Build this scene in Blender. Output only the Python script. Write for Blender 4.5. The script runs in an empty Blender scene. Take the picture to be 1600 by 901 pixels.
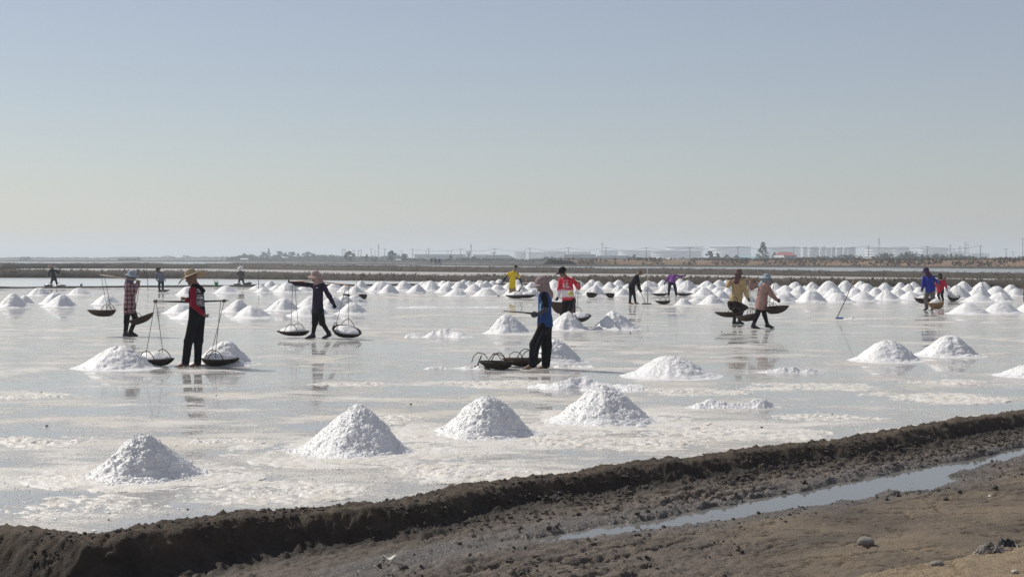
import bpy, bmesh, math, random
import numpy as np
from mathutils import Vector, Matrix
from mathutils.bvhtree import BVHTree

S = bpy.context.scene
R = math.radians
H = 2.05          # eye height over the salt pan (z = 0)
F = 2300.0        # focal length in photo pixels (1600 wide)
HY = 402.0        # photo row of the horizon

# ---------------------------------------------------------------- camera, sky, sun, exposure
cam = bpy.data.cameras.new('camera'); co = bpy.data.objects.new('camera', cam)
S.collection.objects.link(co); S.camera = co
co.location = (0, 0, H); co.rotation_euler = (R(90), 0, 0)
cam.sensor_width = 36; cam.lens = 36*F/1600; cam.shift_y = -(450.5-HY)/1600
cam.clip_start = 0.1; cam.clip_end = 30000

SUN_AZ = math.atan2(-0.8, 0.6)      # sun to the left and beyond the field
SUN_EL = R(43)
w = bpy.data.worlds.new('World'); S.world = w; w.use_nodes = True
nt = w.node_tree; N = nt.nodes; L = nt.links
bg = N['Background']
sky = N.new('ShaderNodeTexSky'); sky.sky_type = 'NISHITA'; sky.sun_disc = False
sky.sun_elevation = SUN_EL; sky.sun_rotation = SUN_AZ
sky.air_density = 1.0; sky.dust_density = .6; sky.ozone_density = 2.0; sky.altitude = 0
hs = N.new('ShaderNodeHueSaturation'); hs.inputs['Saturation'].default_value = 1.12
L.new(sky.outputs[0], hs.inputs['Color'])
veil = N.new('ShaderNodeMix'); veil.data_type = 'RGBA'; veil.inputs[0].default_value = .38      # even milky veil of high haze over the whole sky
veil.inputs[7].default_value = (6.25, 5.78, 6.0, 1); L.new(hs.outputs[0], veil.inputs[6]); L.new(veil.outputs[2], bg.inputs['Color'])
bg.inputs['Strength'].default_value = 0.092
sl = bpy.data.lights.new('sun', 'SUN'); so = bpy.data.objects.new('sun', sl)
S.collection.objects.link(so)
sl.energy = 4.6; sl.angle = R(0.5); sl.color = (1.0, 0.95, 0.87)
tosun = Vector((math.sin(SUN_AZ)*math.cos(SUN_EL), math.cos(SUN_AZ)*math.cos(SUN_EL), math.sin(SUN_EL)))
so.rotation_euler = (-tosun).to_track_quat('-Z', 'Y').to_euler(); so.location = (-40, 30, 60)
vs = S.view_settings; vs.view_transform = 'Standard'; vs.look = 'None'; vs.exposure = -0.15; vs.gamma = 1.0
S.cycles.max_bounces = 8; S.cycles.volume_bounces = 1; S.cycles.transparent_max_bounces = 12
S.cycles.caustics_reflective = False; S.cycles.caustics_refractive = False
S.cycles.use_denoising = True; S.cycles.denoiser = 'OPENIMAGEDENOISE'; S.cycles.denoising_input_passes = 'RGB_ALBEDO_NORMAL'; S.cycles.denoising_prefilter = 'NONE'
S.cycles.sample_clamp_direct = 4.0; S.cycles.sample_clamp_indirect = 2.5

# ---------------------------------------------------------------- helpers
rng = np.random.default_rng(7)
rnd = random.Random(11)

def PZ(px, py, z=0.0):
    d = F*(H-z)/(py-HY); return Vector(((px-800)/F*d, d, z))
def PD(px, py, d):
    return Vector(((px-800)/F*d, d, H-(py-HY)*d/F))

def _h(ix, iy, iz, seed):
    n = (ix*374761393 + iy*668265263 + iz*2147483647 + seed*974634777) & 0xFFFFFFFF
    n = ((n ^ (n >> 13))*1274126177) & 0xFFFFFFFF
    n = ((n ^ (n >> 16))*2246822519) & 0xFFFFFFFF
    return ((n ^ (n >> 15)) & 0xFFFFFF)/float(0xFFFFFF)
def vnoise(x, y, z=0.0, seed=0):
    x, y, z = np.broadcast_arrays(np.asarray(x, float), np.asarray(y, float), np.asarray(z, float))
    fx, fy, fz = np.floor(x), np.floor(y), np.floor(z)
    ix, iy, iz = fx.astype(np.int64), fy.astype(np.int64), fz.astype(np.int64)
    u, v, q = x-fx, y-fy, z-fz
    u = u*u*(3-2*u); v = v*v*(3-2*v); q = q*q*(3-2*q)
    def c(a, b, d): return _h(ix+a, iy+b, iz+d, seed)
    x00 = c(0,0,0)*(1-u)+c(1,0,0)*u; x10 = c(0,1,0)*(1-u)+c(1,1,0)*u
    x01 = c(0,0,1)*(1-u)+c(1,0,1)*u; x11 = c(0,1,1)*(1-u)+c(1,1,1)*u
    return ((x00*(1-v)+x10*v)*(1-q) + (x01*(1-v)+x11*v)*q)*2-1
def fbm(x, y, z=0.0, o=4, seed=0, gain=.5):
    t = 0; a = 1.0; s = 0
    for i in range(o):
        t = t + a*vnoise(np.asarray(x)*2**i, np.asarray(y)*2**i, np.asarray(z)*2**i, seed+i*17); s += a; a *= gain
    return t/s
def smooth(e0, e1, x):
    t = np.clip((x-e0)/(e1-e0), 0, 1); return t*t*(3-2*t)

def mesh_np(name, V, Q, mat=None, smooth_=True, attrs=None):
    V = np.ascontiguousarray(V, np.float32); Q = np.ascontiguousarray(Q, np.int32)
    me = bpy.data.meshes.new(name); n, k = Q.shape
    me.vertices.add(len(V)); me.vertices.foreach_set('co', V.ravel())
    me.loops.add(n*k); me.loops.foreach_set('vertex_index', Q.ravel())
    me.polygons.add(n); me.polygons.foreach_set('loop_start', np.arange(0, n*k, k, dtype=np.int32))
    me.polygons.foreach_set('loop_total', np.full(n, k, np.int32))
    me.polygons.foreach_set('use_smooth', np.full(n, smooth_, bool))
    me.update(calc_edges=True); me.validate()
    for nm, arr in (attrs or {}).items():
        at = me.attributes.new(nm, 'FLOAT', 'POINT'); at.data.foreach_set('value', np.ascontiguousarray(arr, np.float32).ravel())
    if mat: me.materials.append(mat)
    return me
def grid_faces(n, m, wrap=False):
    i = np.arange(n-1)[:, None]; j = np.arange(m if wrap else m-1)[None, :]
    a = i*m+j; b = i*m+(j+1) % m; c = (i+1)*m+(j+1) % m; d = (i+1)*m+j
    return np.stack([a, b, c, d], -1).reshape(-1, 4)
def link(name, me, parent=None, **kw):
    o = bpy.data.objects.new(name, me); S.collection.objects.link(o)
    if parent is not None: o.parent = parent
    for k, v in kw.items(): o[k] = v
    return o
def thing(name, label, cat, loc=(0, 0, 0), group=None):
    o = bpy.data.objects.new(name, None); S.collection.objects.link(o); o.location = loc
    o['label'] = label; o['category'] = cat
    if group: o['group'] = group
    return o
class MB:
    """collects simple solids and links them as one mesh"""
    def __init__(s): s.V = []; s.Q = []; s.T = []
    def add(s, V, Q):
        b = len(s.V); s.V += [tuple(v) for v in V]; s.Q += [tuple(i+b for i in q) for q in Q]
    def box(s, c, size, M=None):
        M = M or Matrix.Identity(3); c = Vector(c)
        p = [c + M @ Vector((x*size[0]/2, y*size[1]/2, z*size[2]/2)) for z in (-1, 1) for y in (-1, 1) for x in (-1, 1)]
        s.add(p, [(0,2,3,1),(4,5,7,6),(0,1,5,4),(2,6,7,3),(0,4,6,2),(1,3,7,5)])
    def tube(s, pts, rad, n=8, cap=True, flat=1.0):
        pts = [Vector(p) for p in pts]; rad = list(rad) if hasattr(rad, '__len__') else [rad]*len(pts)
        V = []; up = None
        for i, p in enumerate(pts):
            t = (pts[min(i+1, len(pts)-1)] - pts[max(i-1, 0)]).normalized()
            if up is None:
                a = Vector((0, 0, 1)) if abs(t.z) < .9 else Vector((0, 1, 0))
            else: a = up
            u = t.cross(a).normalized(); v = u.cross(t).normalized(); up = v
            for k in range(n):
                g = 2*math.pi*k/n; V.append(p + rad[i]*(math.cos(g)*u + math.sin(g)*v*flat))
        Q = [(i*n+k, i*n+(k+1) % n, (i+1)*n+(k+1) % n, (i+1)*n+k) for i in range(len(pts)-1) for k in range(n)]
        if cap:
            Q.append(tuple(range(n-1, -1, -1))); Q.append(tuple((len(pts)-1)*n+k for k in range(n)))
        s.add(V, Q)
    def lathe(s, prof, c=(0, 0, 0), n=24, M=None):
        c = Vector(c); V = []; M = M or Matrix.Identity(3)
        for r, z in prof:
            for k in range(n):
                g = 2*math.pi*k/n; V.append(c + M @ Vector((r*math.cos(g), r*math.sin(g), z)))
        Q = [(i*n+k, i*n+(k+1) % n, (i+1)*n+(k+1) % n, (i+1)*n+k) for i in range(len(prof)-1) for k in range(n)]
        s.add(V, Q)
    def mesh(s, name, mat, smooth_=False):
        me = bpy.data.meshes.new(name); me.from_pydata(s.V, [], s.Q); me.update()
        if mat: me.materials.append(mat)
        if smooth_: me.polygons.foreach_set('use_smooth', np.full(len(me.polygons), True))
        return me
    def build(s, name, mat, parent=None, smooth_=False, **kw):
        return link(name, s.mesh(name, mat, smooth_), parent, **kw)
def copy_tree(o, parent=None):
    c = o.copy(); S.collection.objects.link(c)
    if parent is not None: c.parent = parent
    for ch in list(o.children): copy_tree(ch, c)
    return c

MARKS = [(-40,'left edge'),(84,'far left worker'),(203,'plaid shirted walker'),(300,'straw hat man'),(376,'white hat person'),(497,'pink hat walker'),(560,'orange pole end'),(690,'middle of the far rows'),(801,'yellow shirted worker'),(886,'red shirted person'),
 (990,'person in black'),(1050,'person in purple'),(1152,'ochre walker'),(1193,'pink shirted walker'),(1321,'leaning rake'),(1450,'royal blue walker'),(1535,'slanting stick'),(1660,'right edge')]
ORD = {1: ['only one'], 2: ['left one', 'right one'], 3: ['left one', 'middle one', 'right one']}
def ordinal(i, n):
    if n in ORD: return ORD[n][i]
    w = ['leftmost', 'second from left', 'third from left', 'fourth from left', 'fifth from left', 'sixth from left', 'seventh from left', 'eighth from left', 'ninth from left', 'tenth from left', 'eleventh from left', 'twelfth from left', 'thirteenth from left', 'fourteenth from left']
    return 'rightmost' if i == n-1 else w[i]
def place_labels(items, fmt):
    """items: (key, x, class phrase); a label by the landmarks in the photo that the thing shows between"""
    bins = {}
    for key, x, cl in items:
        b = max(i for i, m in enumerate(MARKS) if m[0] <= x); bins.setdefault((b, cl), []).append((x, key))
    out = {}
    for (b, cl), l in bins.items():
        l.sort()
        for i, (x, key) in enumerate(l): out[key] = fmt.format(cl=cl, o=ordinal(i, len(l)), a=MARKS[b][1], b=MARKS[b+1][1])
    return out

# ---------------------------------------------------------------- materials
def nodes(name):
    m = bpy.data.materials.new(name); m.use_nodes = True
    t = m.node_tree; return m, t, t.nodes, t.links, t.nodes['Principled BSDF']
def nd(t, kind, **kw):
    n = t.nodes.new(kind)
    for k, v in kw.items():
        if k in n.inputs: n.inputs[k].default_value = v
        else: setattr(n, k, v)
    return n
def ramp(t, fac, stops):
    r = t.nodes.new('ShaderNodeValToRGB'); e = r.color_ramp.elements
    while len(e) < len(stops): e.new(.5)
    for i, (p, c) in enumerate(stops):
        e[i].position = p; e[i].color = (c, c, c, 1) if not hasattr(c, '__len__') else (*c, 1)
    t.links.new(fac, r.inputs['Fac']); return r.outputs['Color']
def mixc(t, fac, a, b):
    m = t.nodes.new('ShaderNodeMix'); m.data_type = 'RGBA'
    for sock, v in ((m.inputs['Factor'], fac), (m.inputs['A'], a), (m.inputs['B'], b)):
        pass
    for idx, v in ((0, fac), (6, a), (7, b)):
        if hasattr(v, 'is_linked'): t.links.new(v, m.inputs[idx])
        elif hasattr(v, '__len__'): m.inputs[idx].default_value = (*v, 1)
        else: m.inputs[idx].default_value = v
    return m.outputs[2]
def bump(t, h, strength, dist, bsdf, prev=None):
    b = nd(t, 'ShaderNodeBump', Strength=strength, Distance=dist); t.links.new(h, b.inputs['Height'])
    if prev is not None: t.links.new(prev, b.inputs['Normal'])
    if bsdf is not None: t.links.new(b.outputs[0], bsdf.inputs['Normal'])
    return b.outputs[0]
def simple(name, c1, c2=None, scale=6.0, rough=.8, bumpk=0.0, bdist=.01, metal=0.0, detail=4, coord='Object', stretch=None):
    m, t, n, l, b = nodes(name)
    b.inputs['Roughness'].default_value = rough; b.inputs['Metallic'].default_value = metal
    tc = nd(t, 'ShaderNodeTexCoord'); v = tc.outputs[coord]
    if stretch:
        mp = nd(t, 'ShaderNodeMapping'); mp.inputs['Scale'].default_value = stretch; l.new(v, mp.inputs[0]); v = mp.outputs[0]
    no = nd(t, 'ShaderNodeTexNoise', Scale=scale, Detail=detail, Roughness=.6); l.new(v, no.inputs['Vector'])
    c2 = c2 or tuple(x*.75 for x in c1)
    l.new(ramp(t, no.outputs[0], [(.3, c2), (.7, c1)]), b.inputs['Base Color'])
    if bumpk: bump(t, no.outputs[0], bumpk, bdist, b)
    return m
# ================================================================ SETTING
def obj_coords(t): return nd(t, 'ShaderNodeTexCoord').outputs['Object']
def mapped(t, v, sc, rz=0.0):
    mp = nd(t, 'ShaderNodeMapping'); mp.inputs['Scale'].default_value = sc; mp.inputs['Rotation'].default_value = (0, 0, rz)
    t.links.new(v, mp.inputs[0]); return mp.outputs[0]

# --- salt pan: crusted salt with a broken film of brine lying on it
PAN0, PAN1 = .490, .548
def pan_material():
    m, t, n, l, b = nodes('salt_pan')
    v = obj_coords(t)
    big = nd(t, 'ShaderNodeTexNoise', Scale=1.0, Detail=7, Roughness=.62, Distortion=.3); l.new(mapped(t, v, (.55, .85, 1), .25), big.inputs['Vector'])
    huge = nd(t, 'ShaderNodeTexNoise', Scale=.09, Detail=3, Roughness=.5); l.new(v, huge.inputs['Vector'])
    fine = nd(t, 'ShaderNodeTexNoise', Scale=28, Detail=5, Roughness=.7); l.new(v, fine.inputs['Vector'])
    vor = nd(t, 'ShaderNodeTexVoronoi', Scale=70); l.new(v, vor.inputs['Vector'])
    a1 = nd(t, 'ShaderNodeMath', operation='MULTIPLY_ADD'); l.new(huge.outputs[0], a1.inputs[0]); a1.inputs[1].default_value = .55; l.new(big.outputs[0], a1.inputs[2])
    midn = nd(t, 'ShaderNodeTexNoise', Scale=5.5, Detail=4, Roughness=.6); l.new(mapped(t, v, (.45, 1, 1), .2), midn.inputs['Vector'])
    a3 = nd(t, 'ShaderNodeMath', operation='MULTIPLY_ADD'); l.new(midn.outputs[0], a3.inputs[0]); a3.inputs[1].default_value = .5; l.new(a1.outputs[0], a3.inputs[2])
    a2 = nd(t, 'ShaderNodeMath', operation='MULTIPLY_ADD'); l.new(fine.outputs[0], a2.inputs[0]); a2.inputs[1].default_value = .75; l.new(a3.outputs[0], a2.inputs[2])
    sx_ = nd(t, 'ShaderNodeSeparateXYZ'); l.new(v, sx_.inputs[0]); yr = nd(t, 'ShaderNodeMapRange'); l.new(sx_.outputs[1], yr.inputs[0])
    yr.inputs[1].default_value = 10; yr.inputs[2].default_value = 24; yr.inputs[3].default_value = .085; yr.inputs[4].default_value = 0      # drier, gravelly crust toward the bund
    a4 = nd(t, 'ShaderNodeMath', operation='ADD'); l.new(a2.outputs[0], a4.inputs[0]); l.new(yr.outputs[0], a4.inputs[1]); a2 = a4
    sc_ = nd(t, 'ShaderNodeMath', operation='MULTIPLY'); l.new(a2.outputs[0], sc_.inputs[0]); sc_.inputs[1].default_value = 1/2.8
    crust = ramp(t, sc_.outputs[0], [(.0, 0), (PAN0, 0), (PAN1, 1)])      # 0 brine film, 1 bare crust
    tint = nd(t, 'ShaderNodeTexNoise', Scale=.35, Detail=4); l.new(v, tint.inputs['Vector'])
    ccol = ramp(t, tint.outputs[0], [(.36, (.69, .665, .62)), (.62, (.62, .575, .50))])
    wcol = ramp(t, big.outputs[0], [(.35, (.36, .35, .33)), (.65, (.52, .50, .46))])
    l.new(mixc(t, crust, wcol, ccol), b.inputs['Base Color'])
    rr = nd(t, 'ShaderNodeMapRange'); l.new(crust, rr.inputs[0]); rr.inputs[3].default_value = .05; rr.inputs[4].default_value = .7
    l.new(rr.outputs[0], b.inputs['Roughness']); b.inputs['IOR'].default_value = 1.36
    hh = nd(t, 'ShaderNodeMath', operation='MULTIPLY'); l.new(crust, hh.inputs[0])
    s2 = nd(t, 'ShaderNodeMath', operation='ADD'); l.new(fine.outputs[0], s2.inputs[0]); l.new(vor.outputs['Distance'], s2.inputs[1]); l.new(s2.outputs[0], hh.inputs[1])
    nb = bump(t, hh.outputs[0], .55, .02, None)
    rip = nd(t, 'ShaderNodeTexNoise', Scale=9, Detail=2); l.new(mapped(t, v, (.5, 1, 1)), rip.inputs['Vector'])
    bump(t, rip.outputs[0], .06, .004, b, nb)
    return m
M_pan = pan_material()

def water_material(name, col, rough=.05, rip=.06, ripd=.01, sc=4):
    m, t, n, l, b = nodes(name); v = obj_coords(t)
    no = nd(t, 'ShaderNodeTexNoise', Scale=sc, Detail=3); l.new(mapped(t, v, (.5, 1, 1)), no.inputs['Vector'])
    b.inputs['Base Color'].default_value = (*col, 1); b.inputs['Roughness'].default_value = rough; b.inputs['IOR'].default_value = 1.34
    bump(t, no.outputs[0], rip, ripd, b); return m
M_brine = water_material('brine', (.66, .67, .65), .22, .05, .01, 2)
M_blue = water_material('far_water', (.17, .17, .17), .16, .12, .03, 1.5)
M_ditch = water_material('ditch_water', (.16, .155, .14), .05, .12, .008, 14)

crest_px = [(0,822),(60,828),(130,836),(175,832),(210,828),(300,812),(400,798),(480,795),(560,790),(640,783),(700,766),(760,755),(830,745),
            (920,735),(1000,722),(1100,711),(1200,699),(1300,688),(1400,672),(1500,655),(1600,640)]
CREST = [PZ(x, y, .075) for x, y in crest_px]
def ext(pl, a, b):
    d0 = (pl[0]-pl[3]).normalized(); d1 = (pl[-1]-pl[-4]).normalized()
    return [pl[0]+d0*a] + pl + [pl[-1]+d1*b]
CREST = ext(CREST, 40, 60)
CXY = np.array([(p.x, p.y) for p in CREST])
def dist_poly(x, y, P):
    best = np.full(x.shape, 1e9); sign = np.zeros(x.shape); along = np.zeros(x.shape); acc = 0
    for i in range(len(P)-1):
        a = P[i]; b = P[i+1]; dx, dy = b-a; L2 = dx*dx+dy*dy; ln = math.sqrt(L2)
        t = np.clip(((x-a[0])*dx+(y-a[1])*dy)/L2, 0, 1)
        ex = x-a[0]-t*dx; ey = y-a[1]-t*dy; d = np.hypot(ex, ey); k = d < best-1e-9
        best = np.where(k, d, best); cr = dx*(y-a[1])-dy*(x-a[0])
        sign = np.where(k, -np.sign(cr), sign); along = np.where(k, acc+t*ln, along); acc += ln
    return best*np.where(sign == 0, 1, sign), along

# ditch: centre line and half width
ditch = [((560,893),.01),((620,880),.01),((760,856),.02),((880,839),.13),((1000,822),.22),((1100,808),.26),((1200,792),.34),((1300,774),.40),((1400,751),.38),((1450,739),.30),((1520,724),.22),((1600,707),.20)]
DZ = -.130
DP = [PZ(x, y, DZ) for (x, y), _ in ditch]; DW = [w_ for _, w_ in ditch]
DP = DP + [DP[-1]+(DP[-1]-DP[-2]).normalized()*40]; DW = DW+[.2]
DXY = np.array([(p.x, p.y) for p in DP]); dacc = np.concatenate([[0], np.cumsum(np.hypot(*np.diff(DXY, axis=0).T))])
side = [PZ(1415, 772, DZ), PZ(1445, 764, DZ), PZ(1475, 754, DZ), PZ(1500, 748, DZ)]
SXY = np.array([(p.x, p.y) for p in side])
sand_edge = [PZ(x, y, -.05) for x, y in ((1330,915),(1400,899),(1465,889),(1520,874),(1570,868),(1640,858))]
sand_edge = [sand_edge[0]+Vector((-8, -6.2, 0))] + sand_edge + [sand_edge[-1]+Vector((30, 20, 0))]
EXY = np.array([(p.x, p.y) for p in sand_edge])
u_ = np.array([.784, .62]); v_ = np.array([.62, -.784])     # along / across the bund
def terrain(x, y, fine=True):
    dc, al = dist_poly(x, y, CXY)
    dd, ad = dist_poly(x, y, DXY); dw = np.interp(ad, dacc, DW)*.78-.015; ds, as_ = dist_poly(x, y, SXY)
    de, ae = dist_poly(x, y, EXY)
    uu = x*u_[0]+y*u_[1]; vv = x*v_[0]+y*v_[1]
    left = smooth(.4, -3.2, x)
    floor = -.085 - .17*left
    wob = fbm(uu*.9, vv*.2, 0, 3, 3)*.10
    wdt = .10+.05*fbm(uu*.7, 0, 0, 2, 5)
    top = .068 + .028*fbm(uu*1.7, vv*1.2, 0, 4, 9) + .02*fbm(uu*6, vv*6, 0, 3, 10)
    face = smooth(wdt, wdt+.22+.10*left+wob, dc)
    back = smooth(-.10, -.34, dc)
    h = top*(1-face)+floor*face
    h = h*(1-back) + (-.12)*back
    # mud flat: rises slowly away from the bund, ridged with furrows along the bund
    mud = smooth(.3, .8, dc)
    h = h + mud*np.clip(dc-1.9, 0, 9)*.028
    olive = smooth(1.7, 2.5, dc+.35*fbm(uu*.8, vv*.8, 0, 3, 77))*smooth(1.1, 2.3, x+.3*fbm(x*1.2, y*1.2, 0, 3, 78))
    rough = mud*(1-.8*olive)
    n1 = fbm(uu*1.6, vv*5.5, 0, 5, 21, .55); rid = 1-np.abs(fbm(uu*2.3, vv*7.5, 0, 4, 33))*2.4
    h = h + rough*(.036*n1 - .075*np.clip(rid-.5, 0, 1)**1.2*2*smooth(-.1, .35, fbm(uu*.8, vv*1.4, 0, 2, 41)))
    h = h + olive*(.024*fbm(x*2.5, y*2.5, 0, 4, 44) - .026*np.clip(1-np.abs(fbm(x*2.6, y*4.2, 0, 4, 46))*11, 0, 1) + .012*fbm(x*22, y*22, 0, 3, 47)*smooth(-.2, .4, fbm(x*1.1, y*1.6, 0, 2, 48)))
    # ditch
    wd = np.abs(dd)+.07*fbm(uu*3, vv*5, 0, 4, 61)
    h = h - .085*smooth(dw+.16, dw-.06, wd)*smooth(.0, .07, dw)+.02*smooth(.05, -.01, dw)*smooth(.5, .1, wd)
    h = h - .075*smooth(.16, .03, np.abs(ds)+.05*fbm(x*5, y*5, 0, 3, 66))
    # clods
    nf = fbm(x*9, y*9, h*9, 4, 51, .6)
    cl = np.clip(fbm(x*13, y*13, 0, 3, 55)-.02, 0, 1)
    facek = face*(1-face)*4
    foot = smooth(.75, .40, dc)*smooth(.2, .42, dc)
    nf2 = fbm(x*26, y*26, h*20, 4, 91, .7); bil = np.abs(fbm(x*15, y*15, 0, 4, 93, .6))
    h = h + (.022+.026*np.clip(facek, 0, 1))*nf*(1-back)*(1-.7*olive) + .027*nf2*(1-back)*(1-.75*olive) - .028*bil*np.clip(.25+facek, 0, 1)*(1-back)*(1-.8*olive)
    h = h + .09*cl*foot + .032*cl*rough*smooth(-.1, .3, fbm(x*1.3, y*1.3, 0, 2, 58)) + .03*cl*(1-face)*(1-back)
    sand = smooth(-.03, .12, de+.05*fbm(x*3, y*3, 0, 3, 71))
    h = h + sand*(.05+.05*smooth(0, .8, de)+.012*fbm(x*14, y*14, 0, 3, 73))
    # roadside bank rising toward the photographer
    h = h + smooth(4.6, 8.5, dc)*.45
    soil = (1-face)
    wet = smooth(.55, .0, np.minimum(np.abs(dd)-dw, np.abs(ds)))*mud
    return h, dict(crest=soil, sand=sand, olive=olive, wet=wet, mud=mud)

def terrain_mesh(name, us, vs_, mat):
    U, V = np.meshgrid(us, vs_, indexing='ij')
    o = np.array([0., 13.0]); X = o[0]+U*u_[0]+V*v_[0]; Y = o[1]+U*u_[1]+V*v_[1]
    Z, at = terrain(X, Y)
    return mesh_np(name, np.stack([X, Y, Z], -1).reshape(-1, 3), grid_faces(*X.shape)[:, ::-1], mat, True, {k: a for k, a in at.items()})

def mud_material():
    m, t, n, l, b = nodes('mud'); v = obj_coords(t)
    def A(k): return nd(t, 'ShaderNodeAttribute', attribute_name=k).outputs['Fac']
    n1 = nd(t, 'ShaderNodeTexNoise', Scale=5, Detail=8, Roughness=.65); l.new(v, n1.inputs['Vector'])
    n2 = nd(t, 'ShaderNodeTexNoise', Scale=55, Detail=6, Roughness=.7); l.new(v, n2.inputs['Vector'])
    n3 = nd(t, 'ShaderNodeTexNoise', Scale=1.2, Detail=5); l.new(v, n3.inputs['Vector'])
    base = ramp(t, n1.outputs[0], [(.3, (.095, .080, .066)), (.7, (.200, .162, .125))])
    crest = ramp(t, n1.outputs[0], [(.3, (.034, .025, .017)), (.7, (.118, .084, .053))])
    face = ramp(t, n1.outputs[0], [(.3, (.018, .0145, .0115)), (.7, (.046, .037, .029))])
    olive = ramp(t, n3.outputs[0], [(.32, (.095, .076, .056)), (.5, (.165, .130, .090)), (.68, (.225, .172, .112))])
    sand = ramp(t, n2.outputs[0], [(.3, (.17, .125, .075)), (.72, (.40, .305, .195))])
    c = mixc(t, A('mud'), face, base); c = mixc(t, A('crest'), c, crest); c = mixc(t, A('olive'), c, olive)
    wetc = nd(t, 'ShaderNodeMath', operation='MULTIPLY'); l.new(A('wet'), wetc.inputs[0]); wetc.inputs[1].default_value = .5
    c = mixc(t, wetc.outputs[0], c, (.055, .050, .045)); c = mixc(t, A('sand'), c, sand)
    l.new(c, b.inputs['Base Color'])
    rr = nd(t, 'ShaderNodeMapRange'); l.new(A('wet'), rr.inputs[0]); rr.inputs[3].default_value = .9; rr.inputs[4].default_value = .28; l.new(rr.outputs[0], b.inputs['Roughness'])
    bump(t, n2.outputs[0], .9, .03, b); return m
M_mud = mud_material()
us = np.arange(-7.2, 11.0, .018); vs1 = np.concatenate([np.arange(-1.6, -.5, .1), np.arange(-.5, 4.6, .016), np.arange(4.6, 5.25, .03)])
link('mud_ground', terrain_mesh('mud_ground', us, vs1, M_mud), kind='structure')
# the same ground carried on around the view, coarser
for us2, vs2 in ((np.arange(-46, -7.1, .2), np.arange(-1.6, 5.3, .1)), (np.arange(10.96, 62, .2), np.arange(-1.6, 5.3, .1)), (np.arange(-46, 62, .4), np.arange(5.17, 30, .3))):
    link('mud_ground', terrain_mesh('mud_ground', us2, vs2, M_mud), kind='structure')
# ditch water
dV = []
for i in range(len(DP)):
    p = DXY[i]; d = DXY[min(i+1, len(DXY)-1)]-DXY[max(i-1, 0)]; d = d/np.linalg.norm(d); nn = np.array([d[1], -d[0]])
    for k in (-1, 1): dV.append((*(p+nn*k*(DW[i]+.5)), DZ-.10*(i < 2)))
link('ditch_water', mesh_np('ditch_water', dV, grid_faces(len(DP), 2), M_ditch), kind='structure')

# the pan sheet, edged by the bund
bm = bmesh.new()
pts = [(p.x, p.y) for p in CREST]
d1 = (CREST[-1]-CREST[-2]).normalized()
poly = pts + [(260, pts[-1][1]+60), (260, 60)]
far_l = PZ(0, 434); far_r = PZ(1600, 450); fd = (far_r-far_l).normalized()
poly += [((far_r+fd*260).x, (far_r+fd*260).y+2), ((far_l-fd*260).x, (far_l-fd*260).y+2)]
poly = [p for p in poly if p != (260, 60)]
poly = pts + [((far_r+fd*120).x, (far_r+fd*120).y+2), ((far_l-fd*200).x, (far_l-fd*200).y+2)]
vs_bm = [bm.verts.new((x, y, 0)) for x, y in poly]
fc = bm.faces.new(vs_bm); bmesh.ops.triangulate(bm, faces=[fc]); bmesh.ops.recalc_face_normals(bm, faces=bm.faces)
if sum(f.normal.z for f in bm.faces) < 0: bmesh.ops.reverse_faces(bm, faces=bm.faces)
me = bpy.data.meshes.new('salt_pan'); bm.to_mesh(me); bm.free(); me.materials.append(M_pan)
link('salt_pan', me, kind='structure')

def strip(name, near, far, z, mat, extend=160, **kw):
    a = [PZ(x, y, z) for x, y in near]; b = [PZ(x, y, z) for x, y in far]
    def e(p):
        d0 = (p[0]-p[-1]).normalized(); return [p[0]+d0*extend]+p+[p[-1]-d0*extend]
    a = e(a); b = e(b); V = [tuple(p) for q in zip(a, b) for p in q]
    f = grid_faces(len(a), 2)
    V = np.array(V); n = np.cross(V[f[0][1]]-V[f[0][0]], V[f[0][3]]-V[f[0][0]])
    if n[2] < 0: f = f[:, ::-1]
    return link(name, mesh_np(name, V, f, mat), kind='structure')
# brine pan behind the low left dyke; mud-and-water strip between the two bunds; far sheets
strip('brine_pan', [(0,448.3),(320,446.6),(640,445),(850,443.6),(1150,445.6)], [(0,432.5),(320,434.2),(640,438),(850,440.3),(1150,444)], .008, M_brine, 60)
M_strip = simple('pale_mud', (.46, .43, .39), (.30, .275, .245), .05, .55, 0, stretch=(.25, 1.6, 1), detail=6)
strip('mud_flat', [(0,430),(320,433),(640,437),(960,440),(1280,444),(1600,447)], [(0,417),(320,417.5),(640,421),(960,425),(1280,429),(1600,434)], .004, M_strip, 250)
strip('far_water', [(0,418.5),(320,418),(640,422),(960,426),(1280,430),(1600,434)], [(0,408.6),(320,408.9),(640,411),(960,414.5),(1280,416),(1600,418)], -.01, M_blue, 500)
M_land = simple('land', (.17, .145, .11), (.10, .09, .07), .02, .95, 0, detail=8)
gV = [(-8800,-8800,-.5),(8800,-8800,-.5),(8800,8800,-.5),(-8800,8800,-.5)]
link('ground', mesh_np('ground', gV, np.array([[0,1,2,3]]), M_land), kind='structure')

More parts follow.
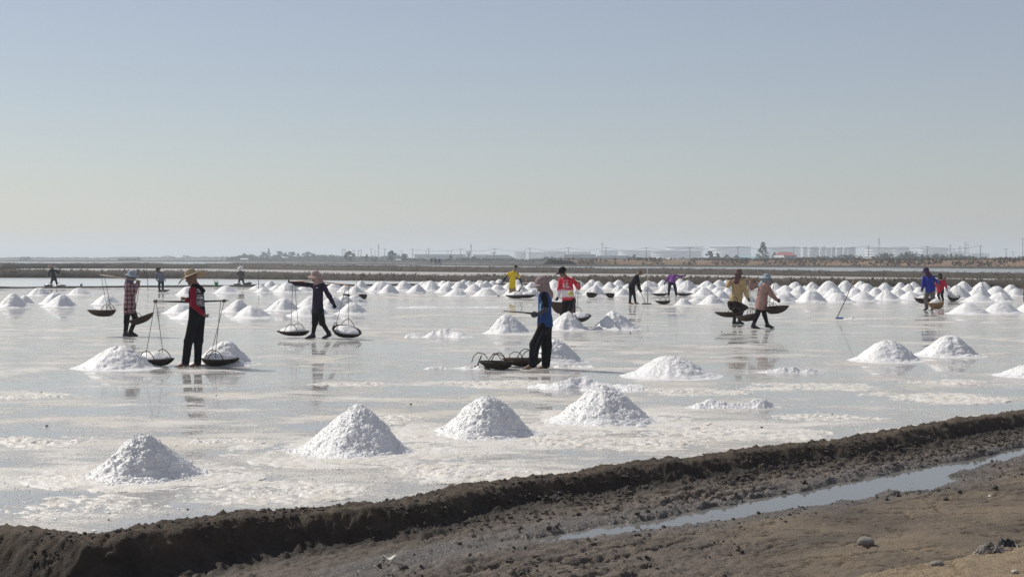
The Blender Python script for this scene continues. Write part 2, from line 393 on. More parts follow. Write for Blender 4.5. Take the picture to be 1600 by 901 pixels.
# --- earth bunds between the pans
def bund_mat(name, c1, c2, c3):
    m, t, n, l, b = nodes(name); v = obj_coords(t); b.inputs['Roughness'].default_value = .95
    n1 = nd(t, 'ShaderNodeTexNoise', Scale=1.1, Detail=8, Roughness=.7); l.new(v, n1.inputs['Vector'])
    n2 = nd(t, 'ShaderNodeTexNoise', Scale=.12, Detail=4); l.new(v, n2.inputs['Vector'])
    c = ramp(t, n1.outputs[0], [(.3, c2), (.68, c1)]); k = ramp(t, n2.outputs[0], [(.45, 0), (.62, 1)])
    l.new(mixc(t, k, c, c3), b.inputs['Base Color']); bump(t, n1.outputs[0], .7, .15, b); return m
M_bund = bund_mat('earth_bund', (.070, .055, .040), (.028, .023, .018), (.050, .040, .029))
M_bank = bund_mat('grass_bank', (.26, .175, .105), (.12, .082, .052), (.19, .115, .075))
M_dark = bund_mat('wet_dyke', (.055, .048, .040), (.03, .027, .023), (.045, .04, .033))
M_dry = simple('dry_grass', (.23, .165, .10), (.085, .066, .042), .5, .95)
def bund(name, label, cat, near, prof, mat, ds=.45, seed=0, amp=.12, ext_=(60, 60), tufts=0, tuft_h=.3, tuft_mat=None, nz=.8, hs=None, var=.14):
    P = [PZ(x, y, 0) for x, y in near]; d0 = (P[0]-P[-1]).normalized()
    P = [P[0]+d0*ext_[0]]+P+[P[-1]-d0*ext_[1]]
    A = np.array([(p.x, p.y) for p in P]); acc = np.concatenate([[0], np.cumsum(np.hypot(*np.diff(A, axis=0).T))])
    n = max(2, int(acc[-1]/ds)); s = np.linspace(0, acc[-1], n); X = np.interp(s, acc, A[:, 0]); Y = np.interp(s, acc, A[:, 1])
    tx = np.gradient(X); ty = np.gradient(Y); ln = np.hypot(tx, ty); nx, ny = -ty/ln, tx/ln
    if ny.mean() < 0: nx, ny = -nx, -ny
    pr = np.array(prof); q = np.linspace(0, len(pr)-1, (len(pr)-1)*3+1); po = np.interp(q, range(len(pr)), pr[:, 0]); pz = np.interp(q, range(len(pr)), pr[:, 1])
    XX = X[:, None]+nx[:, None]*po[None]; YY = Y[:, None]+ny[:, None]*po[None]
    k = (pz > .0).astype(float)
    sc = 1+var*fbm(s*.11, 0, 0, 3, seed+5)[:, None]
    if hs: sc = sc*np.interp(X/Y*F+800, [0, 640, 1280], hs)[:, None]
    ZZ = pz[None]*sc + amp*fbm(XX*nz, YY*nz, pz[None], 4, seed)*k[None]
    jit = amp*.9*fbm(XX*nz*.9, YY*nz*.9, 7.7, 3, seed+3); XX = XX+nx[:, None]*jit; YY = YY+ny[:, None]*jit
    o = link(name, mesh_np(name, np.stack([XX, YY, ZZ], -1).reshape(-1, 3), grid_faces(*XX.shape), mat, True), kind='structure')
    if tufts:
        i = rng.integers(0, n, tufts); j = rng.integers(1, len(q)-1, tufts); ok = fbm(X[i]*.25, Y[i]*.25, j*.3, 3, seed+8) > -.15; i, j = i[ok], j[ok]; m_ = len(i)
        bx = XX[i, j]+rng.normal(0, .15, m_); by = YY[i, j]+rng.normal(0, .15, m_); bz = ZZ[i, j]-.03
        V = []; 
        hgt = tuft_h*rng.uniform(.4, 1.2, m_)
        vv = []
        for b_ in range(3):
            g = rng.uniform(0, 6.28, m_); w_ = tuft_h*.22*rng.uniform(.6, 1.3, m_); lx = rng.normal(0, .35, m_)*hgt; ly = rng.normal(0, .35, m_)*hgt
            vv.append(np.stack([np.stack([bx-np.cos(g)*w_, by-np.sin(g)*w_, bz], -1), np.stack([bx+np.cos(g)*w_, by+np.sin(g)*w_, bz], -1), np.stack([bx+lx, by+ly, bz+hgt], -1)], 1))
        V = np.concatenate(vv).reshape(-1, 3)
        link('dry_grass', mesh_np('dry_grass', V, np.arange(len(V)).reshape(-1, 3), tuft_mat or M_dry, False), kind='stuff')
    return o
PB = [(0,-.1),(.25,.22),(.6,.40),(1.4,.46),(2.4,.44),(3.0,.25),(3.6,-.1)]
bund('earth_bund', '', '', [(0,434),(160,434.6),(320,435.6),(640,439.5),(960,443),(1280,447),(1600,450.5)], PB, M_bund, .3, 1, .10, (60, 40), 6500, .20, hs=(1.9, 1.15, 1.1))
PA = [(0,-.1),(.4,.4),(.9,.75),(2.0,.86),(4.2,.84),(5.0,.4),(5.8,-.1)]
bund('earth_bund', '', '', [(0,419.6),(160,419.4),(320,419.8),(640,424.4),(960,427.6),(1280,431.6),(1600,436)], PA, M_bund, .5, 2, .11, (140, 60), 8000, .20, hs=(1.25, .85, .68))
PC = [(0,-.1),(.15,.08),(.4,.13),(.8,.10),(1.1,-.1)]
bund('low_dyke', '', '', [(0,450.6),(160,449.6),(320,447.8),(640,446.2),(760,445.2),(1000,445.5)], PC, M_dark, .25, 3, .05, (60, 0))
PD_ = [(0,-.2),(.8,.15),(1.6,.32),(3.4,.36),(6,.34),(7,.1),(8,-.6)]
bund('earth_bund', '', '', [(520,413.0),(640,413.8),(800,415.6),(960,416.2),(1280,417.4),(1600,419.8)], PD_, M_bund, 1.2, 4, .10, (60, 90), 1500, .25)
PG = [(0,-.6),(1.5,.5),(3,1.15),(8,1.35),(14,1.3),(16,.4),(18,-.6)]
bund('grass_bank', '', '', [(905,414.2),(960,414.0),(1280,415.0),(1600,417.0)], PG, M_bank, 1.3, 6, .3, (0, 120), 7000, .75, M_dry)
PL = [(0,-.6),(3,.35),(12,.5),(40,.5),(60,-.6)]
bund('earth_bund', '', '', [(-200,408.2),(200,408.3),(420,409.2),(640,410.6),(780,411.2),(900,412)], PL, M_bund, 5, 7, .35, (300, 0), 1500, .6)
# ================================================================ SALT HEAPS
def salt_mat(name, c1, c2, bs=.4):
    m, t, n, l, b = nodes(name); v = obj_coords(t)
    tc = nd(t, 'ShaderNodeNewGeometry').outputs['Position']
    n1 = nd(t, 'ShaderNodeTexNoise', Scale=3.5, Detail=5); l.new(tc, n1.inputs['Vector'])
    n2 = nd(t, 'ShaderNodeTexNoise', Scale=45, Detail=4, Roughness=.7); l.new(tc, n2.inputs['Vector'])
    vo = nd(t, 'ShaderNodeTexVoronoi', Scale=48); l.new(tc, vo.inputs['Vector'])
    l.new(ramp(t, n1.outputs[0], [(.35, c2), (.65, c1)]), b.inputs['Base Color'])
    b.inputs['Roughness'].default_value = .55
    s = nd(t, 'ShaderNodeMath', operation='ADD'); l.new(n2.outputs[0], s.inputs[0]); l.new(vo.outputs['Distance'], s.inputs[1])
    bump(t, s.outputs[0], bs, .02, b); return m
M_salt = salt_mat('salt', (.81, .805, .79), (.72, .715, .70))
M_spill = salt_mat('spilt_salt', (.70, .675, .625), (.62, .58, .51), .3)
M_saltw = salt_mat('salt_crust', (.82, .80, .76), (.74, .70, .63))

def heap_mesh(name, r, h, seed, nr=40, na=72, elong=(1, 1), apron=1.35, mat=None, rough=1.0, flat=0.0):
    """a raked-up cone of coarse salt on a thin apron of spilt grains"""
    t = np.linspace(0, 1, nr)**.9*apron; g = np.linspace(0, 2*np.pi, na, endpoint=False)
    T, G = np.meshgrid(t, g, indexing='ij')
    edge = 1+.17*fbm(np.cos(G)*1.5, np.sin(G)*1.5, 0, 4, seed)
    Rr = T/edge
    tip = .24+flat
    core = np.sqrt(Rr**2+tip**2)-tip; core = core/(math.sqrt(1+tip**2)-tip)
    z = np.clip(1-core, 0, 1); z = z*(1+.05*np.sin(np.pi*np.clip(Rr, 0, 1)))
    lump = fbm(np.cos(G)*Rr*2.2, np.sin(G)*Rr*2.2, 0, 3, seed+2)
    X = T*np.cos(G)*r*elong[0]; Y = T*np.sin(G)*r*elong[1]
    Z = z*h*(1+.10*lump)
    Z = np.maximum(Z, h*.20*smooth(1.38, .72, Rr+.10*lump)**2.2)
    inside = smooth(1.3, .95, Rr)
    Z += inside*rough*(.026*fbm(X*11, Y*11, Z*11, 3, seed+4)+.015*np.abs(fbm(X*20, Y*20, Z*20, 3, seed+6))+.012*fbm(X*46, Y*46, Z*46, 2, seed+7))
    ap = smooth(apron, .95, T+.30*(apron-1)*fbm(np.cos(G)*2, np.sin(G)*2, 3, 3, seed+9))
    Z = np.maximum(Z, .012*ap+(.014*fbm(X*11, Y*11, 0, 4, seed+8, .7)-.009*smooth(1.0, apron, T))*rough) - .004*(1-ap)
    Z[-1] = -.02
    px = fbm(X*18, Y*18, Z*18, 2, seed+12)*.015*inside*rough; X = X+px*np.cos(G); Y = Y+px*np.sin(G)
    lean = np.random.default_rng(seed).normal(0, .10, 2); X = X+lean[0]*Z; Y = Y+lean[1]*Z
    V = np.stack([X, Y, Z], -1).reshape(-1, 3)
    return mesh_np(name, V, grid_faces(nr, na, True), mat or M_salt, True)
def ridge_mesh(name, L, W, h, seed, n=150, m=64, mat=None):
    """a low uneven windrow of scraped salt"""
    u = np.linspace(-1, 1, n); v = np.linspace(-1, 1, m); U, V_ = np.meshgrid(u, v, indexing='ij')
    mid = .35*fbm(U*1.8, 0, 0, 2, seed)
    wid = .55+.35*fbm(U*2.2, 5, 0, 3, seed+1)
    pz = np.clip(1-np.abs(V_-mid)/np.clip(wid, .2, 1), 0, 1)**1.15*(np.clip(.55+.75*fbm(U*2.1, 9, 0, 3, seed+2), .08, 1.2))*(1-np.abs(U)**4)
    X = U*L/2; Y = V_*W/2
    Z = pz*h*.72+.028*fbm(X*8, Y*8, 0, 4, seed+3, .6)*smooth(0, .3, pz)+.022*np.abs(fbm(X*20, Y*20, 0, 3, seed+5))*smooth(0, .1, pz)-.008
    return mesh_np(name, np.stack([X, Y, Z], -1).reshape(-1, 3), grid_faces(n, m), mat or M_salt, True)

def heap_geo(cx, by, py, hw):
    hw = hw*1.12; df = F*H/(by-HY); r = hw*df/F; dc = df+r*.85; r = hw*dc/F
    h = max(.04, H-(py-HY)*dc/F); return Vector(((cx-800)/F*dc, dc, 0)), max(r, h*1.22), h
G_near = 'raked heaps of white salt on the wet pan'
def heap_own(label, cx, by, py, hw, seed, nr, na, **k):
    p, r, h = heap_geo(cx, by, py, hw)
    o = link('salt_heap', heap_mesh('salt_heap', r, h, seed, nr, na, **k)); o.location = p
    o['label'] = label; o['category'] = 'salt heap'; o['group'] = G_near; return o
def spill(o, cx, by, py, hw, seed, fx=2.3, fy=2.0):
    """thin sheet of spilt cream grains round a heap, broken where the brine stands"""
    p, r, h = heap_geo(cx, by, py, hw); n, m_ = 70, 150; t_ = np.linspace(.75, 1, n); g = np.linspace(0, 2*np.pi, m_, endpoint=False); T_, G_ = np.meshgrid(np.linspace(.3, 1, n), g, indexing='ij')
    X = T_*np.cos(G_)*r*fx; Y = T_*np.sin(G_)*r*fy; k = fbm(X*2.2, Y*2.2, 0, 4, seed+31); f = fbm(X*16, Y*16, 0, 3, seed+32, .7)
    Z = .016*(1.05-T_**1.3*1.3+1.3*k)+.016*f; Z = np.clip(Z, -.012, .022); Z[-1] = -.02
    link('salt_spill', mesh_np('salt_spill', np.stack([X, Y, Z], -1).reshape(-1, 3), grid_faces(n, m_, True), M_spill, True), o)
    # coarse crystals lying on the flanks
    q = np.random.default_rng(seed); bv = o.data; co = np.empty(len(bv.vertices)*3, np.float32); bv.vertices.foreach_get('co', co); co = co.reshape(-1, 3); rr = np.hypot(co[:, 0], co[:, 1]); ids = np.nonzero(rr < r*1.25)[0]; ids = q.choice(ids, 1500); c3 = co[ids]+q.normal(0, .006, (1500, 3))
    sz = np.clip(q.lognormal(-5.25, .45, 1500), .003, .014); V = OCTV[None]*sz[:, None, None]*q.uniform(.6, 1.4, (1500, 6, 1))+c3[:, None, :]
    link('salt_crystals', mesh_np('salt_crystals', V.reshape(-1, 3), (OCTF[None]+6*np.arange(1500)[:, None, None]).reshape(-1, 3), M_salt, False), o, kind='stuff')
OCTV = np.array([(1,0,0),(-1,0,0),(0,1,0),(0,-1,0),(0,0,1.0),(0,0,-1)]); OCTF = np.array([(0,2,4),(2,1,4),(1,3,4),(3,0,4),(2,0,5),(1,2,5),(3,1,5),(0,3,5)])
def ridge_own(label, x0, x1, by, py, seed, mat=None, W=None, name='salt_windrow'):
    d = F*H/(by-HY); W = W or .5; dc = d+W/2; Lm = (x1-x0)/F*dc; h = max(.05, H-(py-HY)*dc/F)
    o = link(name, ridge_mesh(name, Lm, W, h, seed, mat=mat)); o.location = (((x0+x1)/2-800)/F*dc, dc, 0)
    o['label'] = label; o['category'] = 'salt ridge'; o['group'] = 'low ridges of scraped salt'; return o

spill(heap_own('big white salt heap nearest the dark mud bund, lone at bottom left', 230, 753, 681, 76, 101, 110, 220, apron=1.3), 230, 753, 681, 76, 101)
spill(heap_own('tall pointed white salt heap second along the row nearest the bund', 553, 714, 638, 72, 102, 110, 220, apron=1.3), 553, 714, 638, 72, 102, 2.6, 2.4)
spill(heap_own('white salt heap third along the front row, left of the flat cream patch', 757, 685, 618, 66, 103, 105, 210, apron=1.3), 757, 685, 618, 66, 103, 2.6, 2.2)
spill(heap_own('white salt heap at the right end of the front row beside the bund', 940, 664, 602, 70, 104, 105, 210, apron=1.3), 940, 664, 602, 70, 104, 2.2, 2.2)
heap_own('broad white salt heap alone right of the person in the blue vest', 1048, 592, 555, 60, 105, 70, 140)
heap_own('flat topped white salt heap, left one of the pair at right', 1385, 566, 532, 46, 106, 64, 130, flat=.12)
heap_own('pointed white salt heap, right one of the pair at right', 1482, 558, 523, 44, 107, 64, 130)
heap_own('white salt heap cut off by the right edge of the photo', 1608, 590, 570, 42, 108, 60, 120, flat=.1)
heap_own('wide white salt heap beside the left loaded basket of the straw hat man', 184, 578, 541, 53, 109, 64, 130, flat=.12)
heap_own('white salt heap behind the right loaded basket of the straw hat man', 350, 571, 532, 34, 110, 56, 110)
heap_own('white salt heap just behind the legs of the blue vested person', 868, 567, 530, 37, 111, 60, 120)
heap_own('white salt heap left of the blue vested person, under the carrying pole', 794, 522, 491, 32, 112, 52, 110)
heap_own('white salt heap in front of the legs of the red shirted person', 884, 516, 488, 28, 113, 52, 110)
heap_own('white salt heap on open wet pan right of the red shirted person', 960, 515, 487, 32, 114, 52, 110)
ridge_own('wide low cream salt mound behind the front row heaps', 822, 1010, 612, 580, 121, M_salt, 1.6)
ridge_own('long lumpy ridge of scraped salt left of the bund at right', 1068, 1226, 641, 614, 122, M_salt, .8)
ridge_own('thin crumbled salt ridge under the reflections of the two walkers', 1160, 1290, 584, 567, 123, M_salt, .6)
ridge_own('low salt mound left of the empty baskets', 662, 768, 578, 560, 124, M_salt, .6)
ridge_own('low spread salt mound in the middle of the empty pan', 632, 744, 530, 503, 125, M_salt, 2.0)
ridge_own('small smear of salt at the blade of the leaning rake', 1316, 1372, 499, 494, 126, M_salt, .5)
ridge_own('long thin line of scraped salt across the middle distance', 598, 800, 481, 475, 127, M_salt, 1.0)

def crust_patch(px, py, wpx, seed, asp=.8):
    """flat drying patch of salt crust standing a few millimetres out of the brine"""
    p = PZ(px, py); W = wpx/F*p.y/2; n, m_ = 60, 110; T_, G_ = np.meshgrid(np.linspace(0.02, 1, n), np.linspace(0, 2*np.pi, m_, endpoint=False), indexing='ij'); X = T_*np.cos(G_)*W; Y = T_*np.sin(G_)*W*asp
    k = fbm(X*1.6+seed, Y*2.2, 0, 4, seed); f = fbm(X*15, Y*15+seed, 0, 3, seed+1, .7); Z = np.clip(.016*(.55-T_**1.5*1.2+1.6*k)+.027*f, -.012, .028); Z[-1] = -.02
    o = link('salt_crust', mesh_np('salt_crust', np.stack([X, Y, Z], -1).reshape(-1, 3), grid_faces(n, m_, True), M_spill, True), kind='stuff'); o.location = p
for i, (px, py, w_) in enumerate(((1140,676,330),(1030,694,230),(1300,650,190),(1450,622,260),(700,738,300),(420,768,320),(150,792,300),(80,690,230),(610,655,190),(1260,604,240),(330,690,180),(880,690,220),(1080,612,200),(560,600,160),(1500,598,200),(60,620,180),(760,600,240))):
    crust_patch(px, py, w_, 500+i*7)
ridge_own('flat slush of wet salt spread behind the feet of the person in the blue vest', 858, 930, 576, 566, 131, M_salt, .8)
ridge_own('low slush of salt running right from the wide cream mound', 905, 1012, 614, 597, 132, M_salt, 1.0)
heaps = [  # centre x, base row, peak row, half width  (photo pixels)
(22,480,459,21),(38,475,462,14),(63,462,449,18),(88,475,457,21),(94,480,461,24),(125,461,449,18),(167,476,460,20),
(295,461,447,17),(284,490,474,24),(302,499,482,29),(354,458,446,18),(372,488,469,21),(397,497,478,28),
(405,452,444,14),(411,457,449,13),(421,450,439,8),(434,453,444,12),(450,457,441,19),(476,456,447,15),(523,451,442,12),(515,460,454,14),
(541,456,445,12),(554,458,447,13),(565,449,439,9),(594,455,439,19),(442,486,466,24),(488,480,463,22),(485,494,475,29),(521,484,463,16),
(538,476,461,14),(554,475,461,20),(553,491,473,24),
(608,458,444,13),(631,454,439,15),(651,457,445,15),(662,450,439,9),(669,452,439,10),(676,454,439,13),(692,449,438,9),(700,450,439,10),
(696,457,445,14),(718,452,439,12),(724,446,437,7),(713,463,451,18),(734,449,439,9),(739,456,444,14),(751,448,437.5,9),(753,451,441,9),
(760,449,439,8),(770,446,438,8),(780,445,436,8),(777,454,444,12),(760,463,449,19),(794,451,442,10),(800,462,450,13),
(809,446,437,8),(813,455,445,11),(832,452,440,12),(833,465,452,13),(864,448,437,9),(870,452,438,12),(904,449,438,10),(899,461,453,10),
(921,452,441,11),(925,447,437,8),(935,449,439,10),(929,461,446,14),(954,451,441,12),(966,447,437,9),(966,457,446,10),(972,463,451,13),(981,452,443,9),
(1014,449,438,10),(1009,457,446,11),(1021,449,440,9),(1037,449,438,10),(1042,456,444,14),(1062,448,436,9),(1075,456,439,16),(1088,461,449,14),
(1104,449,439,13),(1102,463,449,17),(1112,452,443,10),(1124,448,437,12),(1122,456,448,11),(1113,476,460,19),(1128,468,454,13),(1088,471,465,13),
(1068,477,466,13),(1134,447,438,8),(1139,458,448,10),(1170,474,461,12),
(1213,453,442,9),(1227,456,445,13),(1227,467,455,15),(1221,472,459,17),(1242,451,440,9),(1248,461,447,13),(1258,452,446,8),(1270,453,441,11),
(1293,458,440,16),(1269,472,452,21),(1304,465,450,16),(1321,456,439,14),(1310,472,456,20),(1344,449,439,9),(1353,457,442,12),(1336,463,449,13),
(1347,470,456,20),(1369,462,449,12),(1383,455,442,13),(1386,469,454,19),(1401,459,449,9),
(1407,450,441,9),(1418,455,444,11),(1428,450,440,9),(1404,463,450,14),(1437,458,448,10),(1424,468,455,18),(1476,466,451,10),(1481,455,446,8),
(1504,456,440,15),(1498,466,447,18),(1534,456,440,14),(1529,465,447,18),(1528,472,459,22),(1557,463,446,16),(1564,471,456,19),(1580,456,444,12),(1588,463,450,14),
(1515,491,474,29),(1566,490,471,27),(1612,489,470,27)]
FAR = [heap_mesh('salt_heap', .5, .36, 300+i, 34, 60, apron=1.2, rough=.7, flat=.05*(i % 3)) for i in range(11)]
special = {(94,480): 'white salt heap with a blue shaded side, front of the pair at far left',
 (22,480): 'white salt heap at the left edge, its right side in blue shade', (167,476): 'white salt heap behind the hanging left basket of the plaid shirt walker',
 (125,461): 'small white salt heap below the dark bucket on the dyke', (63,462): 'small white salt heap at the feet of the far left worker',
 (397,497): 'white salt heap nearest behind the straw hat man on his right', (354,458): 'small white salt heap below the green bucket',
 (302,499): 'white salt heap showing behind the hips of the straw hat man', (553,491): 'white salt heap between the ropes of the right loaded hanging basket',
 (442,486): 'white salt heap behind the ropes of the left loaded hanging basket', (485,494): 'white salt heap right behind the hips of the pink hat walker',
 (833,465): 'salt heap right of the leaning shovel of the yellow shirted worker',
 (1068,477): 'small grey shaded salt heap right of the idle empty basket', (1113,476): 'white salt heap just left of the ochre shirted walker',
 (1170,474): 'white salt heap seen between the two walkers in ochre and pink', (1269,472): 'white salt heap with a blue shaded right side, front row right of the pink walker',
 (1515,491): 'white salt heap, leftmost of three in the front row at right edge', (1566,490): 'white salt heap, middle of three in the front row at right edge',
 (1612,489): 'white salt heap cut by the right edge, last of the front row of three', (1528,472): 'white salt heap at the foot of the dark slanting stick at right',
 (933,475): 'low flattened salt heap left of the person in black'}
heap_labels = place_labels([(i, cx, 'front row' if by >= 467 else 'middle row' if by >= 456 else 'back row') for i, (cx, by, py, hw) in enumerate(heaps) if (cx, by) not in special], '{cl} heap, {o} between {a} and {b}')
for i, (cx, by, py, hw) in enumerate(heaps):
    p, r, h = heap_geo(cx, by, py, hw)
    o = link('salt_heap', FAR[(i*5) % 11]); o.location = p; o.scale = (r/.5, r/.5, h/.36); o.rotation_euler = (0, 0, (i*2.399) % 6.28)
    sp = special.get((cx, by))
    o['label'] = sp or heap_labels[i]
    o['category'] = 'salt heap'; o['group'] = G_near if sp else ('salt heaps in the crowded far rows' if cx > 585 else 'salt heaps in the loose rows at left')

# loose grains, coarse crystals scattered over the near pan
ng = 64000
gd = 9.5+rng.random(ng)**1.6*26; gx = rng.uniform(-.40, .40, ng)*gd
dcg, _ = dist_poly(gx, gd, CXY); okg = (dcg < -.2) & (fbm(gx*.7, gd*.9, 0, 3, 401)+rng.normal(0, .25, ng) > -.05)
gx, gd = gx[okg], gd[okg]; n_ = len(gx); sz = np.clip(rng.lognormal(-5.15, .5, n_), .003, .024)
octv = np.array([(1,0,0),(-1,0,0),(0,1,0),(0,-1,0),(0,0,.45),(0,0,-.3)]); octf = np.array([(0,2,4),(2,1,4),(1,3,4),(3,0,4)])
rot = rng.uniform(0, 6.28, n_); V = octv[None]*sz[:, None, None]*rng.uniform(.6, 1.3, (n_, 6, 1))
c_, s_ = np.cos(rot)[:, None], np.sin(rot)[:, None]
Vx = V[:, :, 0]*c_-V[:, :, 1]*s_+gx[:, None]; Vy = V[:, :, 0]*s_+V[:, :, 1]*c_+gd[:, None]; Vz = V[:, :, 2]+sz[:, None]*.3
link('salt_grains', mesh_np('salt_grains', np.stack([Vx, Vy, Vz], -1).reshape(-1, 3), (octf[None]+6*np.arange(n_)[:, None, None]).reshape(-1, 3), M_salt, False), kind='stuff')
# ================================================================ PEOPLE
def V3(v): return np.array([v[0], v[1], v[2]], float)
def unit(v): v = np.asarray(v, float); return v/max(1e-9, np.linalg.norm(v))
def cone(a, b, ra, rb, sq=None, k=1.0, op='+', sm=None): return ('cone', V3(a), V3(b), ra, rb, None if sq is None else unit(sq), k, op, sm)
def ell(c, M, r, op='+', sm=None): return ('ell', V3(c), np.array(M, float), np.array(r, float), op, sm)

def surf_net(G, o, h):
    Sg = G < 0; nx, ny, nz = G.shape
    cs = [(i, j, k) for i in (0, 1) for j in (0, 1) for k in (0, 1)]
    sl_ = lambda c: (slice(c[0], nx-1+c[0]), slice(c[1], ny-1+c[1]), slice(c[2], nz-1+c[2]))
    cnt = sum(Sg[sl_(c)].astype(np.int8) for c in cs); act = (cnt > 0) & (cnt < 8)
    I = np.argwhere(act); n = len(I); acc = np.zeros((n, 3)); num = np.zeros(n)
    val = {c: G[I[:, 0]+c[0], I[:, 1]+c[1], I[:, 2]+c[2]] for c in cs}
    for c in cs:
        for ax in range(3):
            if c[ax] == 0:
                e = list(c); e[ax] = 1; a = val[c]; b = val[tuple(e)]; m_ = (a < 0) != (b < 0)
                t_ = np.where(m_, a/np.where(a-b == 0, 1, a-b), 0); p = np.zeros((n, 3)); p[:] = c; p[:, ax] += t_
                acc += p*m_[:, None]; num += m_
    V = (I+acc/num[:, None])*h+o
    idx = -np.ones(act.shape, np.int64); idx[tuple(I.T)] = np.arange(n); Q = []
    a = Sg[:-1, 1:-1, 1:-1]; b = Sg[1:, 1:-1, 1:-1]; E = np.argwhere(a != b); i, j, k = E[:, 0], E[:, 1]+1, E[:, 2]+1; f = a[tuple(E.T)]
    q = np.stack([idx[i, j-1, k-1], idx[i, j, k-1], idx[i, j, k], idx[i, j-1, k]], -1); q[~f] = q[~f][:, ::-1]; Q.append(q)
    a = Sg[1:-1, :-1, 1:-1]; b = Sg[1:-1, 1:, 1:-1]; E = np.argwhere(a != b); i, j, k = E[:, 0]+1, E[:, 1], E[:, 2]+1; f = a[tuple(E.T)]
    q = np.stack([idx[i-1, j, k-1], idx[i-1, j, k], idx[i, j, k], idx[i, j, k-1]], -1); q[~f] = q[~f][:, ::-1]; Q.append(q)
    a = Sg[1:-1, 1:-1, :-1]; b = Sg[1:-1, 1:-1, 1:]; E = np.argwhere(a != b); i, j, k = E[:, 0]+1, E[:, 1]+1, E[:, 2]; f = a[tuple(E.T)]
    q = np.stack([idx[i-1, j-1, k], idx[i, j-1, k], idx[i, j, k], idx[i-1, j, k]], -1); q[~f] = q[~f][:, ::-1]; Q.append(q)
    return V, np.concatenate(Q)

def sdf_mesh(name, prims, vox, mat, k=.025, fold=0.0, seed=0, origin=(0, 0, 0), clips=()):
    lo = np.full(3, 1e9); hi = -lo
    for p in prims:
        if p[0] == 'cone' and p[7] == '+':
            r = max(p[3], p[4]); lo = np.minimum(lo, np.minimum(p[1], p[2])-r); hi = np.maximum(hi, np.maximum(p[1], p[2])+r)
        elif p[0] == 'ell' and p[4] == '+':
            r = p[3].max(); lo = np.minimum(lo, p[1]-r); hi = np.maximum(hi, p[1]+r)
    lo -= 4*vox+.01; hi += 4*vox+.01; nn = np.ceil((hi-lo)/vox).astype(int)+1
    G = np.full(nn, .2, np.float32)
    for p in prims:
        if p[0] == 'cone': pl = np.minimum(p[1], p[2])-max(p[3], p[4]); ph = np.maximum(p[1], p[2])+max(p[3], p[4]); op, sm = p[7], p[8]
        else: pl = p[1]-p[3].max(); ph = p[1]+p[3].max(); op, sm = p[4], p[5]
        kk = k if sm is None else sm
        a = np.maximum(0, np.floor((pl-lo-.05-kk)/vox).astype(int)); b = np.minimum(nn, np.ceil((ph-lo+.05+kk)/vox).astype(int)+1)
        if (b <= a).any(): continue
        X = (np.arange(a[0], b[0])*vox+lo[0])[:, None, None]; Y = (np.arange(a[1], b[1])*vox+lo[1])[None, :, None]; Z = (np.arange(a[2], b[2])*vox+lo[2])[None, None, :]
        if p[0] == 'cone':
            A, B, ra, rb, sq, ks = p[1:7]
            x, y, z = X-A[0], Y-A[1], Z-A[2]; d = B-A
            if sq is not None:
                s_ = (x*sq[0]+y*sq[1]+z*sq[2])*(ks-1); x = x+s_*sq[0]; y = y+s_*sq[1]; z = z+s_*sq[2]; d = d+sq*(d @ sq)*(ks-1)
            L2 = max(d @ d, 1e-9); t_ = np.clip((x*d[0]+y*d[1]+z*d[2])/L2, 0, 1)
            D = np.sqrt((x-t_*d[0])**2+(y-t_*d[1])**2+(z-t_*d[2])**2)-(ra+(rb-ra)*t_)
        else:
            c, M, r = p[1:4]; x, y, z = X-c[0], Y-c[1], Z-c[2]; q = 0
            for i in range(3): q = q+((x*M[i, 0]+y*M[i, 1]+z*M[i, 2])/r[i])**2
            D = (np.sqrt(q)-1)*r.min()
        sub = G[a[0]:b[0], a[1]:b[1], a[2]:b[2]]
        if op == '+':
            h_ = np.clip(.5+.5*(sub-D)/kk, 0, 1) if kk > 0 else (D < sub)*1.0
            G[a[0]:b[0], a[1]:b[1], a[2]:b[2]] = sub+(D-sub)*h_-kk*h_*(1-h_)
        else:
            G[a[0]:b[0], a[1]:b[1], a[2]:b[2]] = np.maximum(sub, -D)
    for (c, n_) in clips:
        n_ = unit(n_); X = (np.arange(nn[0])*vox+lo[0])[:, None, None]; Y = (np.arange(nn[1])*vox+lo[1])[None, :, None]; Z = (np.arange(nn[2])*vox+lo[2])[None, None, :]
        G = np.maximum(G, ((X-c[0])*n_[0]+(Y-c[1])*n_[1]+(Z-c[2])*n_[2]).astype(np.float32))
    V, Q = surf_net(G, lo, vox)
    if fold:
        f = fbm(V[:, 0]*7, V[:, 1]*7, V[:, 2]*3.2, 3, seed, .6)
        Nn = np.zeros_like(V); fn = np.cross(V[Q[:, 1]]-V[Q[:, 0]], V[Q[:, 3]]-V[Q[:, 0]])
        for c in range(4): np.add.at(Nn, Q[:, c], fn)
        Nn /= np.maximum(1e-9, np.linalg.norm(Nn, axis=1))[:, None]; V = V+Nn*(f*fold)[:, None]
    return mesh_np(name, V-np.asarray(origin), Q, mat, True)

